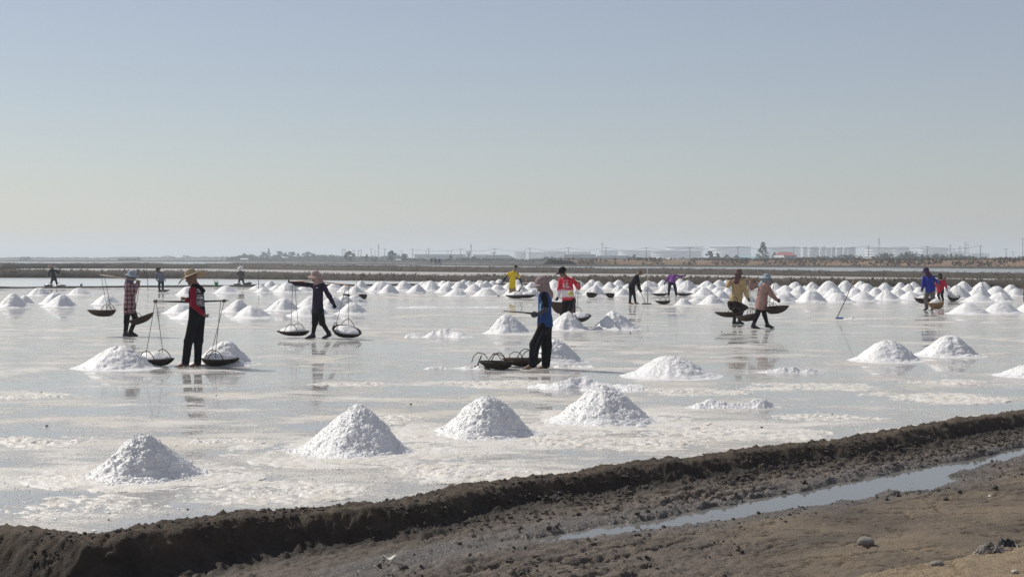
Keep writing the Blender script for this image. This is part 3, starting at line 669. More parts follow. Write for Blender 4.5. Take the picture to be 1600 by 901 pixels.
def cloth(name, c, c2=None, scale=9):
    m = simple(name, c, c2 or tuple(x*.7 for x in c), scale, .95, .25, .01); m.node_tree.nodes['Principled BSDF'].inputs['Specular IOR Level'].default_value = .12; return m
M_skin = simple('skin', (.20, .115, .075), (.15, .085, .055), 8, .6)
M_black = cloth('black_cloth', (.012, .012, .015)); M_navy = cloth('dark_navy_cloth', (.022, .026, .042)); M_purpleblack = cloth('dark_purple_cloth', (.035, .022, .055), (.02, .015, .03))
M_red = cloth('crimson_cloth', (.27, .015, .038)); M_blue_c = cloth('blue_cloth', (.028, .066, .20)); M_yellow = cloth('yellow_cloth', (.80, .60, .020), (.70, .48, .01))
M_royal = cloth('royal_blue_cloth', (.024, .040, .30)); M_ochre = cloth('ochre_cloth', (.56, .42, .22), (.40, .28, .13)); M_pinkb = cloth('dusty_pink_cloth', (.40, .255, .22), (.26, .155, .14))
M_purple = cloth('purple_cloth', (.20, .06, .28)); M_greyb = cloth('grey_blue_cloth', (.17, .17, .24)); M_mauve = cloth('mauve_cloth', (.13, .11, .13)); M_tan = cloth('tan_cloth', (.42, .30, .16))
M_grey = cloth('grey_cloth', (.12, .12, .135)); M_greyt = cloth('grey_trouser_cloth', (.17, .15, .15)); M_pinkhat = cloth('dusty_pink_hat_cloth', (.46, .33, .30)); M_lblue = cloth('pale_blue_cloth', (.36, .41, .45), (.24, .29, .34))
M_straw = simple('straw', (.44, .35, .23), (.34, .26, .155), 40, .85, .4, .006); M_white = cloth('white_cloth', (.78, .77, .76), (.62, .6, .6)); M_brownh = cloth('brown_hood_cloth', (.17, .10, .095)); M_hair = cloth('hair', (.012, .010, .010))
M_mauvecap = cloth('mauve_cap_cloth', (.32, .24, .235), (.23, .17, .165)); M_darkhood = cloth('dark_hood_cloth', (.05, .035, .04)); M_plum = cloth('plum_cap_cloth', (.07, .035, .09)); M_rubber = simple('boot_rubber', (.018, .018, .02), None, 6, .5)
M_redj = cloth('red_jacket_cloth', (.50, .022, .055)); M_glove = cloth('pale_glove_cloth', (.42, .38, .22)); M_greyg = cloth('grey_glove_cloth', (.07, .075, .10)); M_print = simple('white_print', (.72, .72, .74), None, 8, .7); M_cyan = simple('cyan_print', (.25, .55, .70), None, 8, .7)

def plaid_mat():
    m, t, n, l, b = nodes('plaid_cloth'); v = obj_coords(t); b.inputs['Roughness'].default_value = .9
    sp = nd(t, 'ShaderNodeSeparateXYZ'); l.new(v, sp.inputs[0]); 
    def band(sock, per):
        a = nd(t, 'ShaderNodeMath', operation='MULTIPLY'); l.new(sock, a.inputs[0]); a.inputs[1].default_value = 1/per
        f = nd(t, 'ShaderNodeMath', operation='FRACT'); l.new(a.outputs[0], f.inputs[0])
        return ramp(t, f.outputs[0], [(.0, 0), (.1, 1), (.4, 1), (.5, 0), (.72, 0), (.78, .8), (.84, 0)])
    ad = nd(t, 'ShaderNodeMath', operation='ADD'); l.new(band(sp.outputs[0], .105), ad.inputs[0]); l.new(band(sp.outputs[2], .115), ad.inputs[1])
    h = nd(t, 'ShaderNodeMath', operation='MULTIPLY'); l.new(ad.outputs[0], h.inputs[0]); h.inputs[1].default_value = .5
    l.new(ramp(t, h.outputs[0], [(.0, (.40, .27, .29)), (.5, (.17, .075, .085)), (1, (.05, .03, .045))]), b.inputs['Base Color']); return m
M_plaid = plaid_mat()
def redwhite_mat():
    m, t, n, l, b = nodes('red_white_cloth'); v = obj_coords(t); b.inputs['Roughness'].default_value = .85
    sp = nd(t, 'ShaderNodeSeparateXYZ'); l.new(v, sp.inputs[0]); no = nd(t, 'ShaderNodeTexNoise', Scale=9, Detail=4); l.new(v, no.inputs['Vector'])
    a = nd(t, 'ShaderNodeMath', operation='MULTIPLY_ADD'); l.new(no.outputs[0], a.inputs[0]); a.inputs[1].default_value = .16; l.new(sp.outputs[2], a.inputs[2])
    k = ramp(t, a.outputs[0], [(.0, 0), (.965/1.6, 0), (1.0/1.6, 1), (1.15/1.6, 1), (1.21/1.6, 0)])
    mr = nd(t, 'ShaderNodeMapRange'); l.new(a.outputs[0], mr.inputs[0]); mr.inputs[2].default_value = 1.6
    r_ = k.node; l.new(mr.outputs[0], r_.inputs['Fac'])
    l.new(mixc(t, k, (.52, .018, .04), (.70, .67, .69)), b.inputs['Base Color']); return m
M_redwhite = redwhite_mat()

def hand_prims(w, tip, pn, g=1.0, curl=.6, fr=1.0):
    hd = unit(tip-w); pn = unit(pn-hd*(np.dot(pn, hd))); lat = np.cross(hd, pn); P = []
    P.append(cone(w, w+hd*.045*g, .029*g, .036*g, pn, 1.7)); P.append(cone(w+hd*.03*g, w+hd*.085*g, .036*g, .037*g, pn, 2.3))
    for i, (o, ln) in enumerate(((-.030, .062), (-.010, .074), (.010, .070), (.029, .055))):
        b = w+hd*.088*g+lat*o*g; c = curl*(1+.12*i); d1 = unit(hd*math.cos(c)+pn*math.sin(c)+lat*o*1.5); d2 = unit(hd*math.cos(c*2.1)+pn*math.sin(c*2.1)+lat*o)
        m_ = b+d1*ln*.52*g; P += [cone(b-hd*.015*g, m_, .0102*g*fr, .0095*g*fr, sm=.006), cone(m_, m_+d2*ln*.48*g, .0093*g*fr, .0078*g*fr, sm=.004)]
    b = w+hd*.028*g-lat*.030*g; d1 = unit(hd*.75-lat*.6+pn*.35); m_ = b+d1*.038*g; d2 = unit(hd*.9-lat*.15+pn*.5)
    P += [cone(b, m_, .0135*g, .0110*g*fr, sm=.01), cone(m_, m_+d2*.030*g, .0108*g*fr, .0088*g*fr, sm=.004)]
    return P
def foot_prims(an, to, g=1.0, up=.0, fat=1.0):
    d = to-an; d = d*np.array([1, 1, 0]); ln = np.linalg.norm(d); f = unit(d) if ln > .01 else np.array([0, -1., 0]); L_ = .165*g
    pitch = (to[2]-an[2]+.055); z = np.array([0, 0, 1.])
    f3 = unit(f+z*(max(-.6, min(.4, (to[2]-(an[2]-.06))/max(.1, L_)))) )
    heel = an-z*.045*g-f3*.035*g; ball = an-z*.052*g+f3*.115*g; tip = ball+f3*.06*g
    return [cone(an+z*.03*g, an-z*.025*g, .040*g*fat, .042*g*fat), cone(heel, ball, .036*g*fat, .040*g*fat, z, 1.25), cone(ball, tip, .038*g*fat, .028*g*fat, z, 1.6), cone(an, ball, .038*g*fat, .030*g*fat)]

def hat_mesh(kind, hc, hf, hr, hu, org, mat, size=1.0, tilt=0.0, seed=0):
    """crown and brim as one turned, slightly warped shell; returns mesh"""
    f = unit(hf*math.cos(tilt)-hu*math.sin(tilt)); u = unit(hu*math.cos(tilt)+hf*math.sin(tilt)); r = np.cross(f, u)
    prof = {'straw': ([(.002,.128),(.045,.126),(.075,.112),(.088,.085),(.094,.045),(.097,.022),(.115,.012),(.17,.004),(.215,-.008),(.235,-.020)], .02),
            'sun': ([(.002,.122),(.05,.118),(.085,.096),(.098,.055),(.104,.018),(.125,.002),(.165,-.018),(.195,-.034)], .016),
            'bucket': ([(.002,.115),(.055,.112),(.088,.092),(.100,.05),(.106,.012),(.125,-.012),(.158,-.036)], .010),
            'cap': ([(.002,.118),(.045,.112),(.080,.086),(.100,.045),(.105,.010),(.106,-.012)], .004)}[kind]
    pr, wv = prof; n = 40; g = np.linspace(0, 2*np.pi, n, endpoint=False); V = []
    for side in (0, 1):
        P_ = pr if side == 0 else pr[::-1]
        for (rr, z) in P_:
            off = -.006 if side else 0
            for a in g:
                e = max(0, (rr-.10)/.12); w_ = wv*e*(math.sin(2*a+seed)+.6*math.sin(3*a+1.7*seed))*1.6
                sx = 1.12; x = rr*math.cos(a)*sx; y = rr*math.sin(a)
                V.append(hc+size*(f*(x-.008)+r*y+u*(z+.030+w_+off)))
    V = np.array(V); Q = grid_faces(len(pr)*2, n, True)
    if kind == 'cap':      # peak
        m_ = 13; base = len(V); W = []
        for side in (0, 1):
            for i in range(5):
                q = i/4
                for j in range(m_):
                    a = (j/(m_-1)-.5)*2*1.15; rr = .104+q*.095*math.cos(a*.9)
                    W.append(hc+size*(f*(rr*math.cos(a)*1.12-.008)+r*rr*math.sin(a)+u*(.022-.020*q-.020*(1-math.cos(a))*q-.006*side)))
        gf = grid_faces(5, m_); Q = np.concatenate([Q, gf+base, gf[:, ::-1]+base+5*m_]); V = np.concatenate([V, np.array(W)])
    return mesh_np('hat', V-org, Q, mat, True)

def project_marks(target, quads, centre, right, up, view, org, name, mat, parent):
    """lays flat print on the cloth: quads in (right, up) metres about centre, pushed along view onto the mesh"""
    me = target.data; bv = BVHTree.FromPolygons([v.co for v in me.vertices], [p.vertices for p in me.polygons])
    V = []; Q = []
    for (x0, y0, x1, y1) in quads:
        c4 = []
        for (x, y) in ((x0, y0), (x1, y0), (x1, y1), (x0, y1)):
            p = Vector(centre-org+right*x+up*y-view*.6); hit = bv.ray_cast(p, Vector(view))
            if hit[0] is None: c4 = None; break
            c4.append(hit[0]-Vector(view)*.006)
        if c4: b = len(V); V += [tuple(q) for q in c4]; Q.append((b, b+1, b+2, b+3))
    if V: return link(name, mesh_np(name, V, np.array(Q), mat, False), parent)

def person(label, yf, J, fwd, look, head_dir, g=1.0, D=None, group='salt workers on the pans'):
    D = D or F*H/(yf-HY)
    def w_(v): return V3(PD(v[0], v[1], D)) * (1, 1, 1) if len(v) < 3 else V3(PD(v[0], v[1], D+v[2]))
    P = {k: w_(v) for k, v in J.items()}
    rx = (J['aA'][0]+J['aB'][0])/2; fz = min(P['aA'][2], P['aB'][2])-.07; org = np.array([(rx-800)/F*D, D, fz if fz > .2 else 0.0])
    root = thing('person', label, 'person', tuple(org), group)
    vox = .0125 if D < 30 else .0145 if D < 50 else .018 if D < 80 else .024 if D < 150 else .032
    vc = vox*1.15; seed = int(yf*7+rx) % 991; fr = 1.0 if D < 50 else 1.15
    fwd = unit(fwd); neck, pel = P['neck'], P['pel']; axis = unit(neck-pel)
    hf = unit(head_dir); hu0 = unit(P['head']-neck) if look.get('hup') is None else unit(look['hup']); hr = unit(np.cross(hf, np.array([0, 0, 1.]))); hu = np.cross(hr, hf); hc = P['head']
    M = np.array([hf, hr, hu])
    def hp(f_, r_, u_h): return hc+g*(hf*f_+hr*r_+hu*u_h)
    B = []
    # head, face, neck
    B += [ell(hp(-.012, 0, .022), M, np.array([.100, .079, .106])*g), ell(hp(.024, 0, -.045), M, np.array([.070, .060, .078])*g, sm=.03), cone(hp(.068, -.012, -.098), hp(.068, .012, -.098), .022*g, .022*g, sm=.03)]
    B += [cone(hp(.094, 0, .004), hp(.114, 0, -.034), .010*g, .0145*g, sm=.012), cone(hp(.082, -.038, .022), hp(.082, .038, .022), .013*g, .013*g, sm=.012), cone(hp(.086, -.020, -.064), hp(.086, .020, -.064), .0095*g, .0095*g, sm=.006)]
    for s in (-1, 1):
        B += [ell(hp(.092, s*.033, -.002), M, np.array([.014, .017, .011])*g, '-'), ell(hp(.082, s*.033, -.002), M, np.array([.013, .014, .011])*g, sm=.004), ell(hp(-.004, s*.080, -.006), M, np.array([.026, .010, .033])*g, sm=.006)]
    B += [cone(hp(-.022, 0, -.055), neck+axis*.0, .054*g, .060*g)]
    # trunk under the clothes
    B += [cone(neck-axis*.13, pel+axis*.03, .138*g, .130*g, fwd, 1.5), cone(P['sA']*.9+P['sB']*.1, P['sB']*.9+P['sA']*.1, .050*g, .050*g), cone(neck, neck-axis*.12, .06*g, .10*g)]
    for s in 'AB':
        B += [cone(P['s'+s], P['e'+s], .047*g, .039*g), cone(P['e'+s], P['w'+s], .039*g, .028*g), cone(P['p'+s], P['k'+s], .080*g, .052*g), cone(P['k'+s], P['a'+s], .052*g, .037*g)]
        B += [ell(P['k'+s]*.72+P['a'+s]*.28, np.eye(3), np.array([.050, .050, .075])*g)]
        if D < 150:
            pn = look.get('palm'+s, np.cross(unit(P['h'+s]-P['w'+s]), fwd)+np.array([0, 0, -.2])); B += hand_prims(P['w'+s], P['h'+s], np.asarray(pn, float), g, look.get('curl'+s, .55), fr)
        B += foot_prims(P['a'+s], P['t'+s], g)
    link('body', sdf_mesh('body', B, vox, M_skin, .02, origin=org), root)
    # shirt
    L_ = look; hem = L_.get('hem', .10); loose = L_.get('loose', 0.0)
    T = [cone(neck-axis*.14, pel+axis*.02, (.158+loose*.5)*g, (.150+loose)*g, fwd, 1.42), cone(pel+axis*.05, pel-axis*hem, (.152+loose)*g, (.158+loose)*g, fwd, 1.30),
         cone(P['sA']*.94+P['sB']*.06-axis*.0, P['sB']*.94+P['sA']*.06, .062*g, .062*g, sm=.05), cone(neck-axis*.02, neck-axis*.13, .072*g, .115*g, fwd, 1.2, sm=.05)]
    sl_ = L_.get('sleeve', 'long')
    def arm(s, r0, r1, r2, to=1.0):
        e = P['e'+s]; w2 = P['w'+s]; q = []
        if to >= .5:
            q.append(cone(P['s'+s], e, r0, r1)); q.append(cone(e, e+(w2-e)*min(1, (to-.5)*2), r1, r2))
        else: q.append(cone(P['s'+s], P['s'+s]+(e-P['s'+s])*to*2, r0, r1))
        return q
    if sl_ == 'long':
        for s in 'AB': T += arm(s, .062*g+loose*.4, .052*g+loose*.45, .043*g+loose*.3, .97)
    elif sl_ == 'short':
        for s in 'AB': T += arm(s, .066*g, .062*g, 0, .36)
    clip = [(pel-axis*(hem+.0), -axis)]
    shirt = link(L_.get('shirt_name', 'shirt'), sdf_mesh('shirt', T, vc, L_['shirt'], .035, .019, seed, org, clip), root)
    if 'under' in L_:     # sleeves of another garment worn below
        T2 = []
        for s in 'AB': T2 += arm(s, .060*g, .053*g, .044*g, L_.get('under_to', .97))
        T2 += [cone(P['sA']*.9+P['sB']*.1-axis*.01, P['sB']*.9+P['sA']*.1-axis*.01, .056*g, .056*g)]
        link(L_.get('under_name', 'undershirt'), sdf_mesh('undershirt', T2, vc, L_['under'], .02, .007, seed+3, org), root)
    if 'arms' in L_:
        for s in 'AB':
            e = P['e'+s]; w2 = P['w'+s]; link('arm_sleeve', sdf_mesh('arm_sleeve', [cone(P['s'+s]*.35+e*.65, e, .047*g, .046*g), cone(e, w2, .046*g, .036*g)], vc, L_['arms'], .02, .004, seed, org), root)
    if 'glove' in L_:
        for s in L_.get('glove_on', 'AB'):
            pn = L_.get('palm'+s, np.cross(unit(P['h'+s]-P['w'+s]), fwd)+np.array([0, 0, -.2]))
            q = hand_prims(P['w'+s], P['h'+s], np.asarray(pn, float), g*1.12, L_.get('curl'+s, .55), fr*1.08)+[cone(P['w'+s]*.8+P['e'+s]*.2, P['w'+s], .040*g, .036*g)]
            link('glove', sdf_mesh('glove', q, vox, L_['glove'], .012, 0, 0, org), root)
    # trousers
    wide = L_.get('wide', .0); leg = L_.get('leg', 1.0)
    Q = [cone(P['pA'], P['pB'], .105*g, .105*g, fwd, 1.1), cone(pel+axis*.05, (P['pA']+P['pB'])/2, .135*g, .13*g, fwd, 1.35)]
    for s in 'AB':
        a, kn, hi_ = P['a'+s], P['k'+s], P['p'+s]
        Q.append(cone(hi_, kn, .096*g, .070*g+wide))
        if leg > .5: Q.append(cone(kn, kn+(a-kn)*(leg-.5)*2*.97, .068*g+wide, .052*g+wide))
        else: Q[-1] = cone(hi_, hi_+(kn-hi_)*leg*2, .096*g, .085*g+wide)
    link('shorts' if leg <= .55 else 'trousers', sdf_mesh('trousers', Q, vc, L_['trousers'], .03, .014, seed+5, org), root)
    if 'leggings' in L_:
        for s in 'AB': link('legging', sdf_mesh('legging', [cone(P['k'+s]+(P['p'+s]-P['k'+s])*.25, P['k'+s], .074*g, .067*g), cone(P['k'+s], P['a'+s], .067*g, .048*g)], vc, L_['leggings'], .02, .003, seed, org), root)
    if 'boots' in L_:
        for s in 'AB':
            a = P['a'+s]; q = foot_prims(a, P['t'+s], g*1.04, 0, 1.15)+[cone(a+(P['k'+s]-a)*L_.get('boot_h', .5), a, .058*g, .050*g)]
            link('boot', sdf_mesh('boot', q, vox, L_['boots'], .02, 0, 0, org), root)
    # head gear
    if 'scarf' in L_:
        dr = L_.get('drape', .13)
        q = [ell(hp(-.016, 0, .012), M, np.array([.116, .098, .122])*g), cone(hp(-.03, 0, -.04), neck-axis*.02-fwd*.01, .098*g, .105*g, sm=.05), cone(neck-axis*.0-fwd*.02, neck-axis*dr-fwd*.05, .105*g, .125*g, fwd, 1.2, sm=.05)]
        if not L_.get('masked'): q.append(ell(hp(.128, 0, -.012), M, np.array([.075, .062, .075])*g, '-'))
        else: q += [ell(hp(.03, 0, -.05), M, np.array([.080, .074, .080])*g), ell(hp(.122, 0, .004), M, np.array([.045, .058, .020])*g, '-')]
        link(L_.get('scarf_name', 'headscarf'), sdf_mesh('headscarf', q, vc, L_['scarf'], .03, .008, seed+7, org), root)
    if 'mask' in L_:
        link('face_mask', sdf_mesh('face_mask', [ell(hp(.034, 0, -.050), M, np.array([.072, .068, .058])*g)], vox, L_['mask'], .01, .004, 2, org, [(hp(.02, 0, 0), -hf)]), root)
    if 'hair' in L_:
        link('hair', sdf_mesh('hair', [ell(hp(-.018, 0, .034), M, np.array([.108, .089, .108])*g), ell(hp(.11, 0, -.035), M, np.array([.085, .12, .075])*g, '-'), ell(hp(-.02, 0, -.11), M, np.array([.16, .12, .07])*g, '-')], vox, L_['hair'], .02, .006, 5, org), root)
    if 'hat' in L_:
        kind, mt, size, tl = L_['hat']; link('cap' if kind == 'cap' else 'hat', hat_mesh(kind, hc, hf, hr, hu, org, mt, size*g, tl, seed), root)
    if D < 60 and not L_.get('noeyes'):
        for s in (-1, 1):
            mb = MB(); e = hp(.086, s*.033, -.002)-org; mb.lathe([(.0005, -.011), (.008, -.008), (.011, 0), (.008, .008), (.0005, .011)], e, 8, Matrix([tuple(r_) for r_ in M.T])); mb.build('eye', M_eye, root, True)
    return root, P, dict(org=org, hc=hc, hf=hf, hr=hr, hu=hu, shirt=shirt, D=D, axis=axis, fwd=fwd)
M_eye = simple('eye', (.03, .02, .015), None, 4, .2)
def d_(x, y, z=0.0): return (x, y, z)
# ================================================================ BASKETS, POLES
def weave_mat(name, c1, c2):
    m, t, n, l, b = nodes(name); v = obj_coords(t); b.inputs['Roughness'].default_value = .85
    w1 = nd(t, 'ShaderNodeTexWave', Scale=14, Distortion=2.5); w1.bands_direction = 'Z'; l.new(v, w1.inputs['Vector'])
    w2 = nd(t, 'ShaderNodeTexWave', Scale=11, Distortion=2.5); w2.bands_direction = 'X'; l.new(v, w2.inputs['Vector'])
    a = nd(t, 'ShaderNodeMath', operation='MULTIPLY'); l.new(w1.outputs['Fac'], a.inputs[0]); l.new(w2.outputs['Fac'], a.inputs[1])
    l.new(ramp(t, a.outputs[0], [(.1, c2), (.7, c1)]), b.inputs['Base Color']); bump(t, a.outputs[0], .6, .012, b); return m
M_weave = weave_mat('dark_wicker', (.085, .050, .034), (.030, .020, .016)); M_weave_b = weave_mat('brown_wicker', (.125, .075, .050), (.050, .032, .024)); M_weave_t = weave_mat('tan_wicker', (.42, .27, .12), (.24, .14, .06))
M_rope = simple('rope', (.20, .165, .12), (.11, .09, .065), 40, .9); M_handle = simple('bent_cane', (.10, .058, .035), (.05, .03, .02), 20, .7)
M_pole = simple('carrying_pole_wood', (.30, .17, .09), (.20, .10, .05), 10, .6); M_poled = simple('dark_pole_wood', (.03, .024, .02), None, 10, .6); M_polep = simple('pale_bamboo', (.50, .42, .31), (.38, .30, .2), 10, .55); M_poleo = simple('orange_pole_wood', (.52, .20, .085), (.36, .16, .08), 7, .5)

def basket(label, loc, Wd, depth=.15, yaw=0.0, tilt=(0, 0), ropes=None, mat=None, salt=None, salt_label=None, hh=.17, Ld=None, group='wicker carrying baskets', handles=True, seed=0, hyaw=90):
    """scoop shaped wicker basket: pointed lip at -x, steep back at +x, two bent cane handles, ropes up to the pole"""
    root = thing('wicker_basket', label, 'basket', tuple(loc), group); mat = mat or M_weave
    Rm = Matrix.Rotation(tilt[1], 3, 'Y') @ Matrix.Rotation(tilt[0], 3, 'X') @ Matrix.Rotation(yaw, 3, 'Z'); Ld = Ld or Wd*.86
    nt_, na = 11, 64; t_ = np.linspace(0, 1, nt_); a = np.linspace(0, 2*np.pi, na, endpoint=False)
    def rim(a): 
        lip = 1+.26*np.clip(-np.cos(a), 0, 1)**5
        return np.stack([.5*Wd*np.cos(a)*lip*.92+.03*Wd, .5*Ld*np.sin(a), depth*(1+.05*np.cos(2*a))], -1)
    rm_ = rim(a); bot = np.array([.10*Wd, 0, 0]); V = []
    for ti in t_:
        p = bot*(1-ti)+rm_*np.array([1, 1, 0])*ti**.70; p[:, 2] = rm_[:, 2]*ti**2.2
        wv = .009*np.where((np.arange(na)+int(round(ti*(nt_-1)))) % 2 == 0, 1, -1)*(ti > .05); nrm = np.stack([np.cos(a), np.sin(a), -.8*np.ones(na)], -1); V.append(p+nrm*wv[:, None])
    V = np.array(V); inner = V[::-1].copy(); inner[:, :, 2] += .010; inner[:, :, :2] *= .985
    VV = np.concatenate([V, inner]).reshape(-1, 3); VV = VV @ np.array(Rm).T
    link('bowl', mesh_np('bowl', VV, grid_faces(nt_*2, na, True), mat, False), root)
    mb = MB(); rp = [Rm @ Vector(p+np.array([0, 0, .004])) for p in rm_]; mb.tube(rp+[rp[0]], .011, 6, False); mb.build('rim', mat, root, True)
    tops = []
    if handles:
        for s in (-1, 1):
            c0 = s*math.radians(hyaw); a0, a1 = c0-.52, c0+.52; e0, e1 = rim(np.array([a0]))[0], rim(np.array([a1]))[0]; pts = []
            for i in range(13):
                q = i/12; p = e0*(1-q)+e1*q; p[2] += hh*math.sin(math.pi*q)**.75; p[:2] *= 1-.05*math.sin(math.pi*q); pts.append(Rm @ Vector(p))
            mb = MB(); mb.tube(pts, .0085, 6); mb.build('handle', M_handle, root, True); tops.append(pts[6])
        if ropes:
            for tp, rp_ in zip(tops, ropes):
                e = Vector(rp_)-Vector(loc); mb = MB(); mb.tube([tp-Vector((0, 0, hh*.8)), tp, tp.lerp(e, .5)+Vector((0, 0, -.004)), e], .0065, 5); mb.build('rope', M_rope, root, True)
    if salt:
        h = salt; n_, m_ = 22, 44; tt = np.linspace(0, .88, n_); g = np.linspace(0, 2*np.pi, m_, endpoint=False); r0 = rim(g); X = []
        for ti in tt:
            p = bot*(1-ti)*0+r0*np.array([1, 1, 0])*ti; p[:, 2] = depth*.86+h*np.sqrt(np.clip(1-(ti/.88)**2, 0, 1))*(.75+.25*np.cos(ti*2)); X.append(p)
        X = np.array(X); X[:, :, 2] += .02*fbm(X[:, :, 0]*9+seed, X[:, :, 1]*9, 0, 3, 5)+.014*np.abs(fbm(X[:, :, 0]*24, X[:, :, 1]*24+seed, 0, 2, 8)); X[-1, :, 2] = depth*.80
        X = X.reshape(-1, 3) @ np.array(Rm).T
        o = link('salt_load', mesh_np('salt_load', X, grid_faces(n_, m_, True), M_salt, True)); o.location = loc; o['label'] = salt_label; o['category'] = 'salt'; o['group'] = 'salt loads in the baskets'
    return root
def pole(label, pts, rad, mat, name='carrying_pole', cat='carrying pole', group='carrying poles', n=8, flat=1.0, binds=()):
    pts = [Vector(p) for p in pts]; o = Vector(pts[len(pts)//2]); mb = MB(); mb.tube([p-o for p in pts], rad, n, True, flat); ob = mb.build(name, mat, None, True); ob.location = o
    ob['label'] = label; ob['category'] = cat
    if group: ob['group'] = group
    for b in binds:
        m2 = MB(); b = Vector(b)-o; m2.tube([b-Vector((.03, 0, 0)), b+Vector((.03, 0, 0))], .032, 7); m2.build('binding', M_rope, ob, True)
    return ob
def stick(label, x0, y0, x1, y1, D=None, mat=None, rad=.018, name='marker_stick', group='thin sticks standing in the pans'):
    D = D or F*H/(y1-HY); a, b = PD(x1, y1, D), PD(x0, y0, D); a.z = min(a.z, 0); kn = a.lerp(b, .5)+Vector((.006, 0, 0)); mb = MB(); mb.tube([Vector((0, 0, -.05)), kn-a, b-a], [rad*1.1, rad, rad*.8], 6)
    o = mb.build(name, mat or M_poled, None, True); o.location = a; o['label'] = label; o['category'] = 'stick'; o['group'] = group; return o

# ================================================================ THE WORKERS
def bk(label, D, cx, ry, wpx, by=None, dpt=.15, dy=0.0, **k):
    """basket whose rim centre shows at (cx, ry); by = row of its lowest point"""
    d = D+dy; p = PD(cx, ry, d); W = wpx/F*d; p.z = max(.012, p.z-dpt); return basket(label, tuple(p), W, dpt, **k)

# --- straw hat man, standing with two loaded baskets
D1 = F*H/(572-HY)
_, P, I = person('person in a wide straw hat and black vest over red sleeves, beside two loaded baskets', 572,
 dict(head=(299,433.5), neck=(306,446), pel=(308,489), sA=(301,453,-.17), eA=(302,476,-.22), wA=(317,490,-.15), hA=(325,495,-.10), sB=(313,453,.16), eB=(304,470,.27), wB=(292,468,.14), hB=(285,465,.12),
      pA=(304,493,-.08), kA=(295,532,-.11), aA=(290,566,-.10), tA=(276,573,-.12), pB=(312,493,.08), kB=(310,532,.08), aB=(309,566,.06), tB=(298,573,.0)), (-.85, .5, 0),
 dict(shirt=M_black, shirt_name='vest', sleeve='none', under=M_red, under_name='red_shirt', trousers=M_black, hat=('straw', M_straw, 1.02, .05), hem=.02, loose=.012, wide=.018, curlA=.9, curlB=1.1), (-.93, .12, -.30), 1.03)
hoodq = [cone(P['neck']-V3((-.02, .0, .02)), P['neck']+V3((.12, -.02, -.09)), .065, .050), cone(P['neck']+V3((.02, -.05, -.02)), P['neck']+V3((.14, .02, -.10)), .05, .035)]
link('hood', sdf_mesh('hood', hoodq, .014, M_black, .03, .01, 3, I['org']), _)
bx = np.array([.85, .53, 0]); rr_ = unit((.5, .85, 0))*1.0
vdir = unit((-.45, .9, 0)); rgt = unit((.9, .45, 0)); cen = P['neck']*.52+P['pel']*.48+rgt*.055
q = []
rl = random.Random(5)
for row, (y0, hgt, ws) in enumerate(((.115, .075, 4), (.055, .028, 7), (-.015, .060, 5), (-.062, .030, 7), (-.098, .028, 6), (-.135, .026, 5))):
    x = -.085
    while x < .085:
        w1 = .17/ws*rl.uniform(.55, .8); q.append((x, y0, x+w1*.35, y0+hgt)); 
        if rl.random() < .8: q.append((x+w1*.35, y0+hgt*.68, x+w1, y0+hgt))
        if rl.random() < .6: q.append((x+w1*.35, y0+hgt*.38, x+w1*.8, y0+hgt*.58))
        if rl.random() < .6: q.append((x+w1*.68, y0, x+w1, y0+hgt*.7))
        x += .17/ws
project_marks(I['shirt'], q, cen, rgt, np.array([0, 0, 1.]), vdir, I['org'], 'back_print', M_print, _)
pdy = .17
pl1 = [PD(239, 470.5, D1+pdy), PD(262, 470.8, D1+pdy), PD(298, 471.5, D1+pdy), PD(330, 470.3, D1+pdy), PD(357, 469.5, D1+pdy)]
pole('dark carrying pole held at the waist of the straw hat man', pl1, [.016, .022, .034, .022, .014], M_poled, flat=.7, binds=(PD(243, 470.5, D1+pdy), PD(350, 469.8, D1+pdy)))
bk('dark wicker basket heaped with salt on the ground left of the straw hat man', D1, 240, 565.5, 65, dpt=.12, dy=.1, yaw=R(-18), ropes=(PD(242.5, 471, D1+pdy), PD(244, 471, D1+pdy)), salt=.15, salt_label='white salt heaped in the basket left of the straw hat man', seed=1)
bk('dark wicker basket heaped with salt on the ground right of the straw hat man', D1, 343, 563, 55, dpt=.12, dy=.05, yaw=R(200), hyaw=70, ropes=(PD(350.5, 470, D1+pdy), PD(345, 470, D1+pdy)), salt=.17, salt_label='white salt heaped in the basket right of the straw hat man', seed=2)

# --- plaid shirt walker
D2 = F*H/(525-HY)
_, P, I = person('person in a blue sun hat and plaid shirt walking right with two empty hanging baskets', 525,
 dict(head=(206,431), neck=(203,440.5), pel=(202.5,480), sA=(202,445,-.17), eA=(210,456,-.24), wA=(213,444,-.20), hA=(216,438,-.16), sB=(203,445,.17), eB=(208,458,.2), wB=(214,447,.1), hB=(216,441,.0),
      pA=(200,483,-.08), kA=(197.5,503,-.08), aA=(196,521,-.08), tA=(206,525.5,-.1), pB=(205,483,.08), kB=(212.5,498,.08), aB=(204,518,.08), tB=(213,524,.06)), (1, -.1, 0),
 dict(shirt=M_plaid, trousers=M_black, scarf=M_greyb, masked=True, hat=('sun', M_lblue, .98, .05), hem=.17, loose=.035, boots=M_rubber, boot_h=.25, curlA=1.2, curlB=1.2), (1, -.12, -.08))
dp = -.135
pole('pale bamboo pole across the shoulder of the plaid shirt walker', [PD(156, 429.5, D2+dp), PD(185, 433.2, D2+dp), PD(210, 437, D2+dp), PD(220, 439.5, D2+dp)], [.014, .017, .018, .014], M_polep, binds=())
bk('empty dark wicker basket hanging behind the plaid shirt walker', D2, 160, 485, 42, dpt=.15, dy=dp, yaw=0, hyaw=60, Ld=.5, ropes=(PD(158, 430, D2+dp), PD(163, 430.5, D2+dp)), hh=.17, mat=M_weave_b)
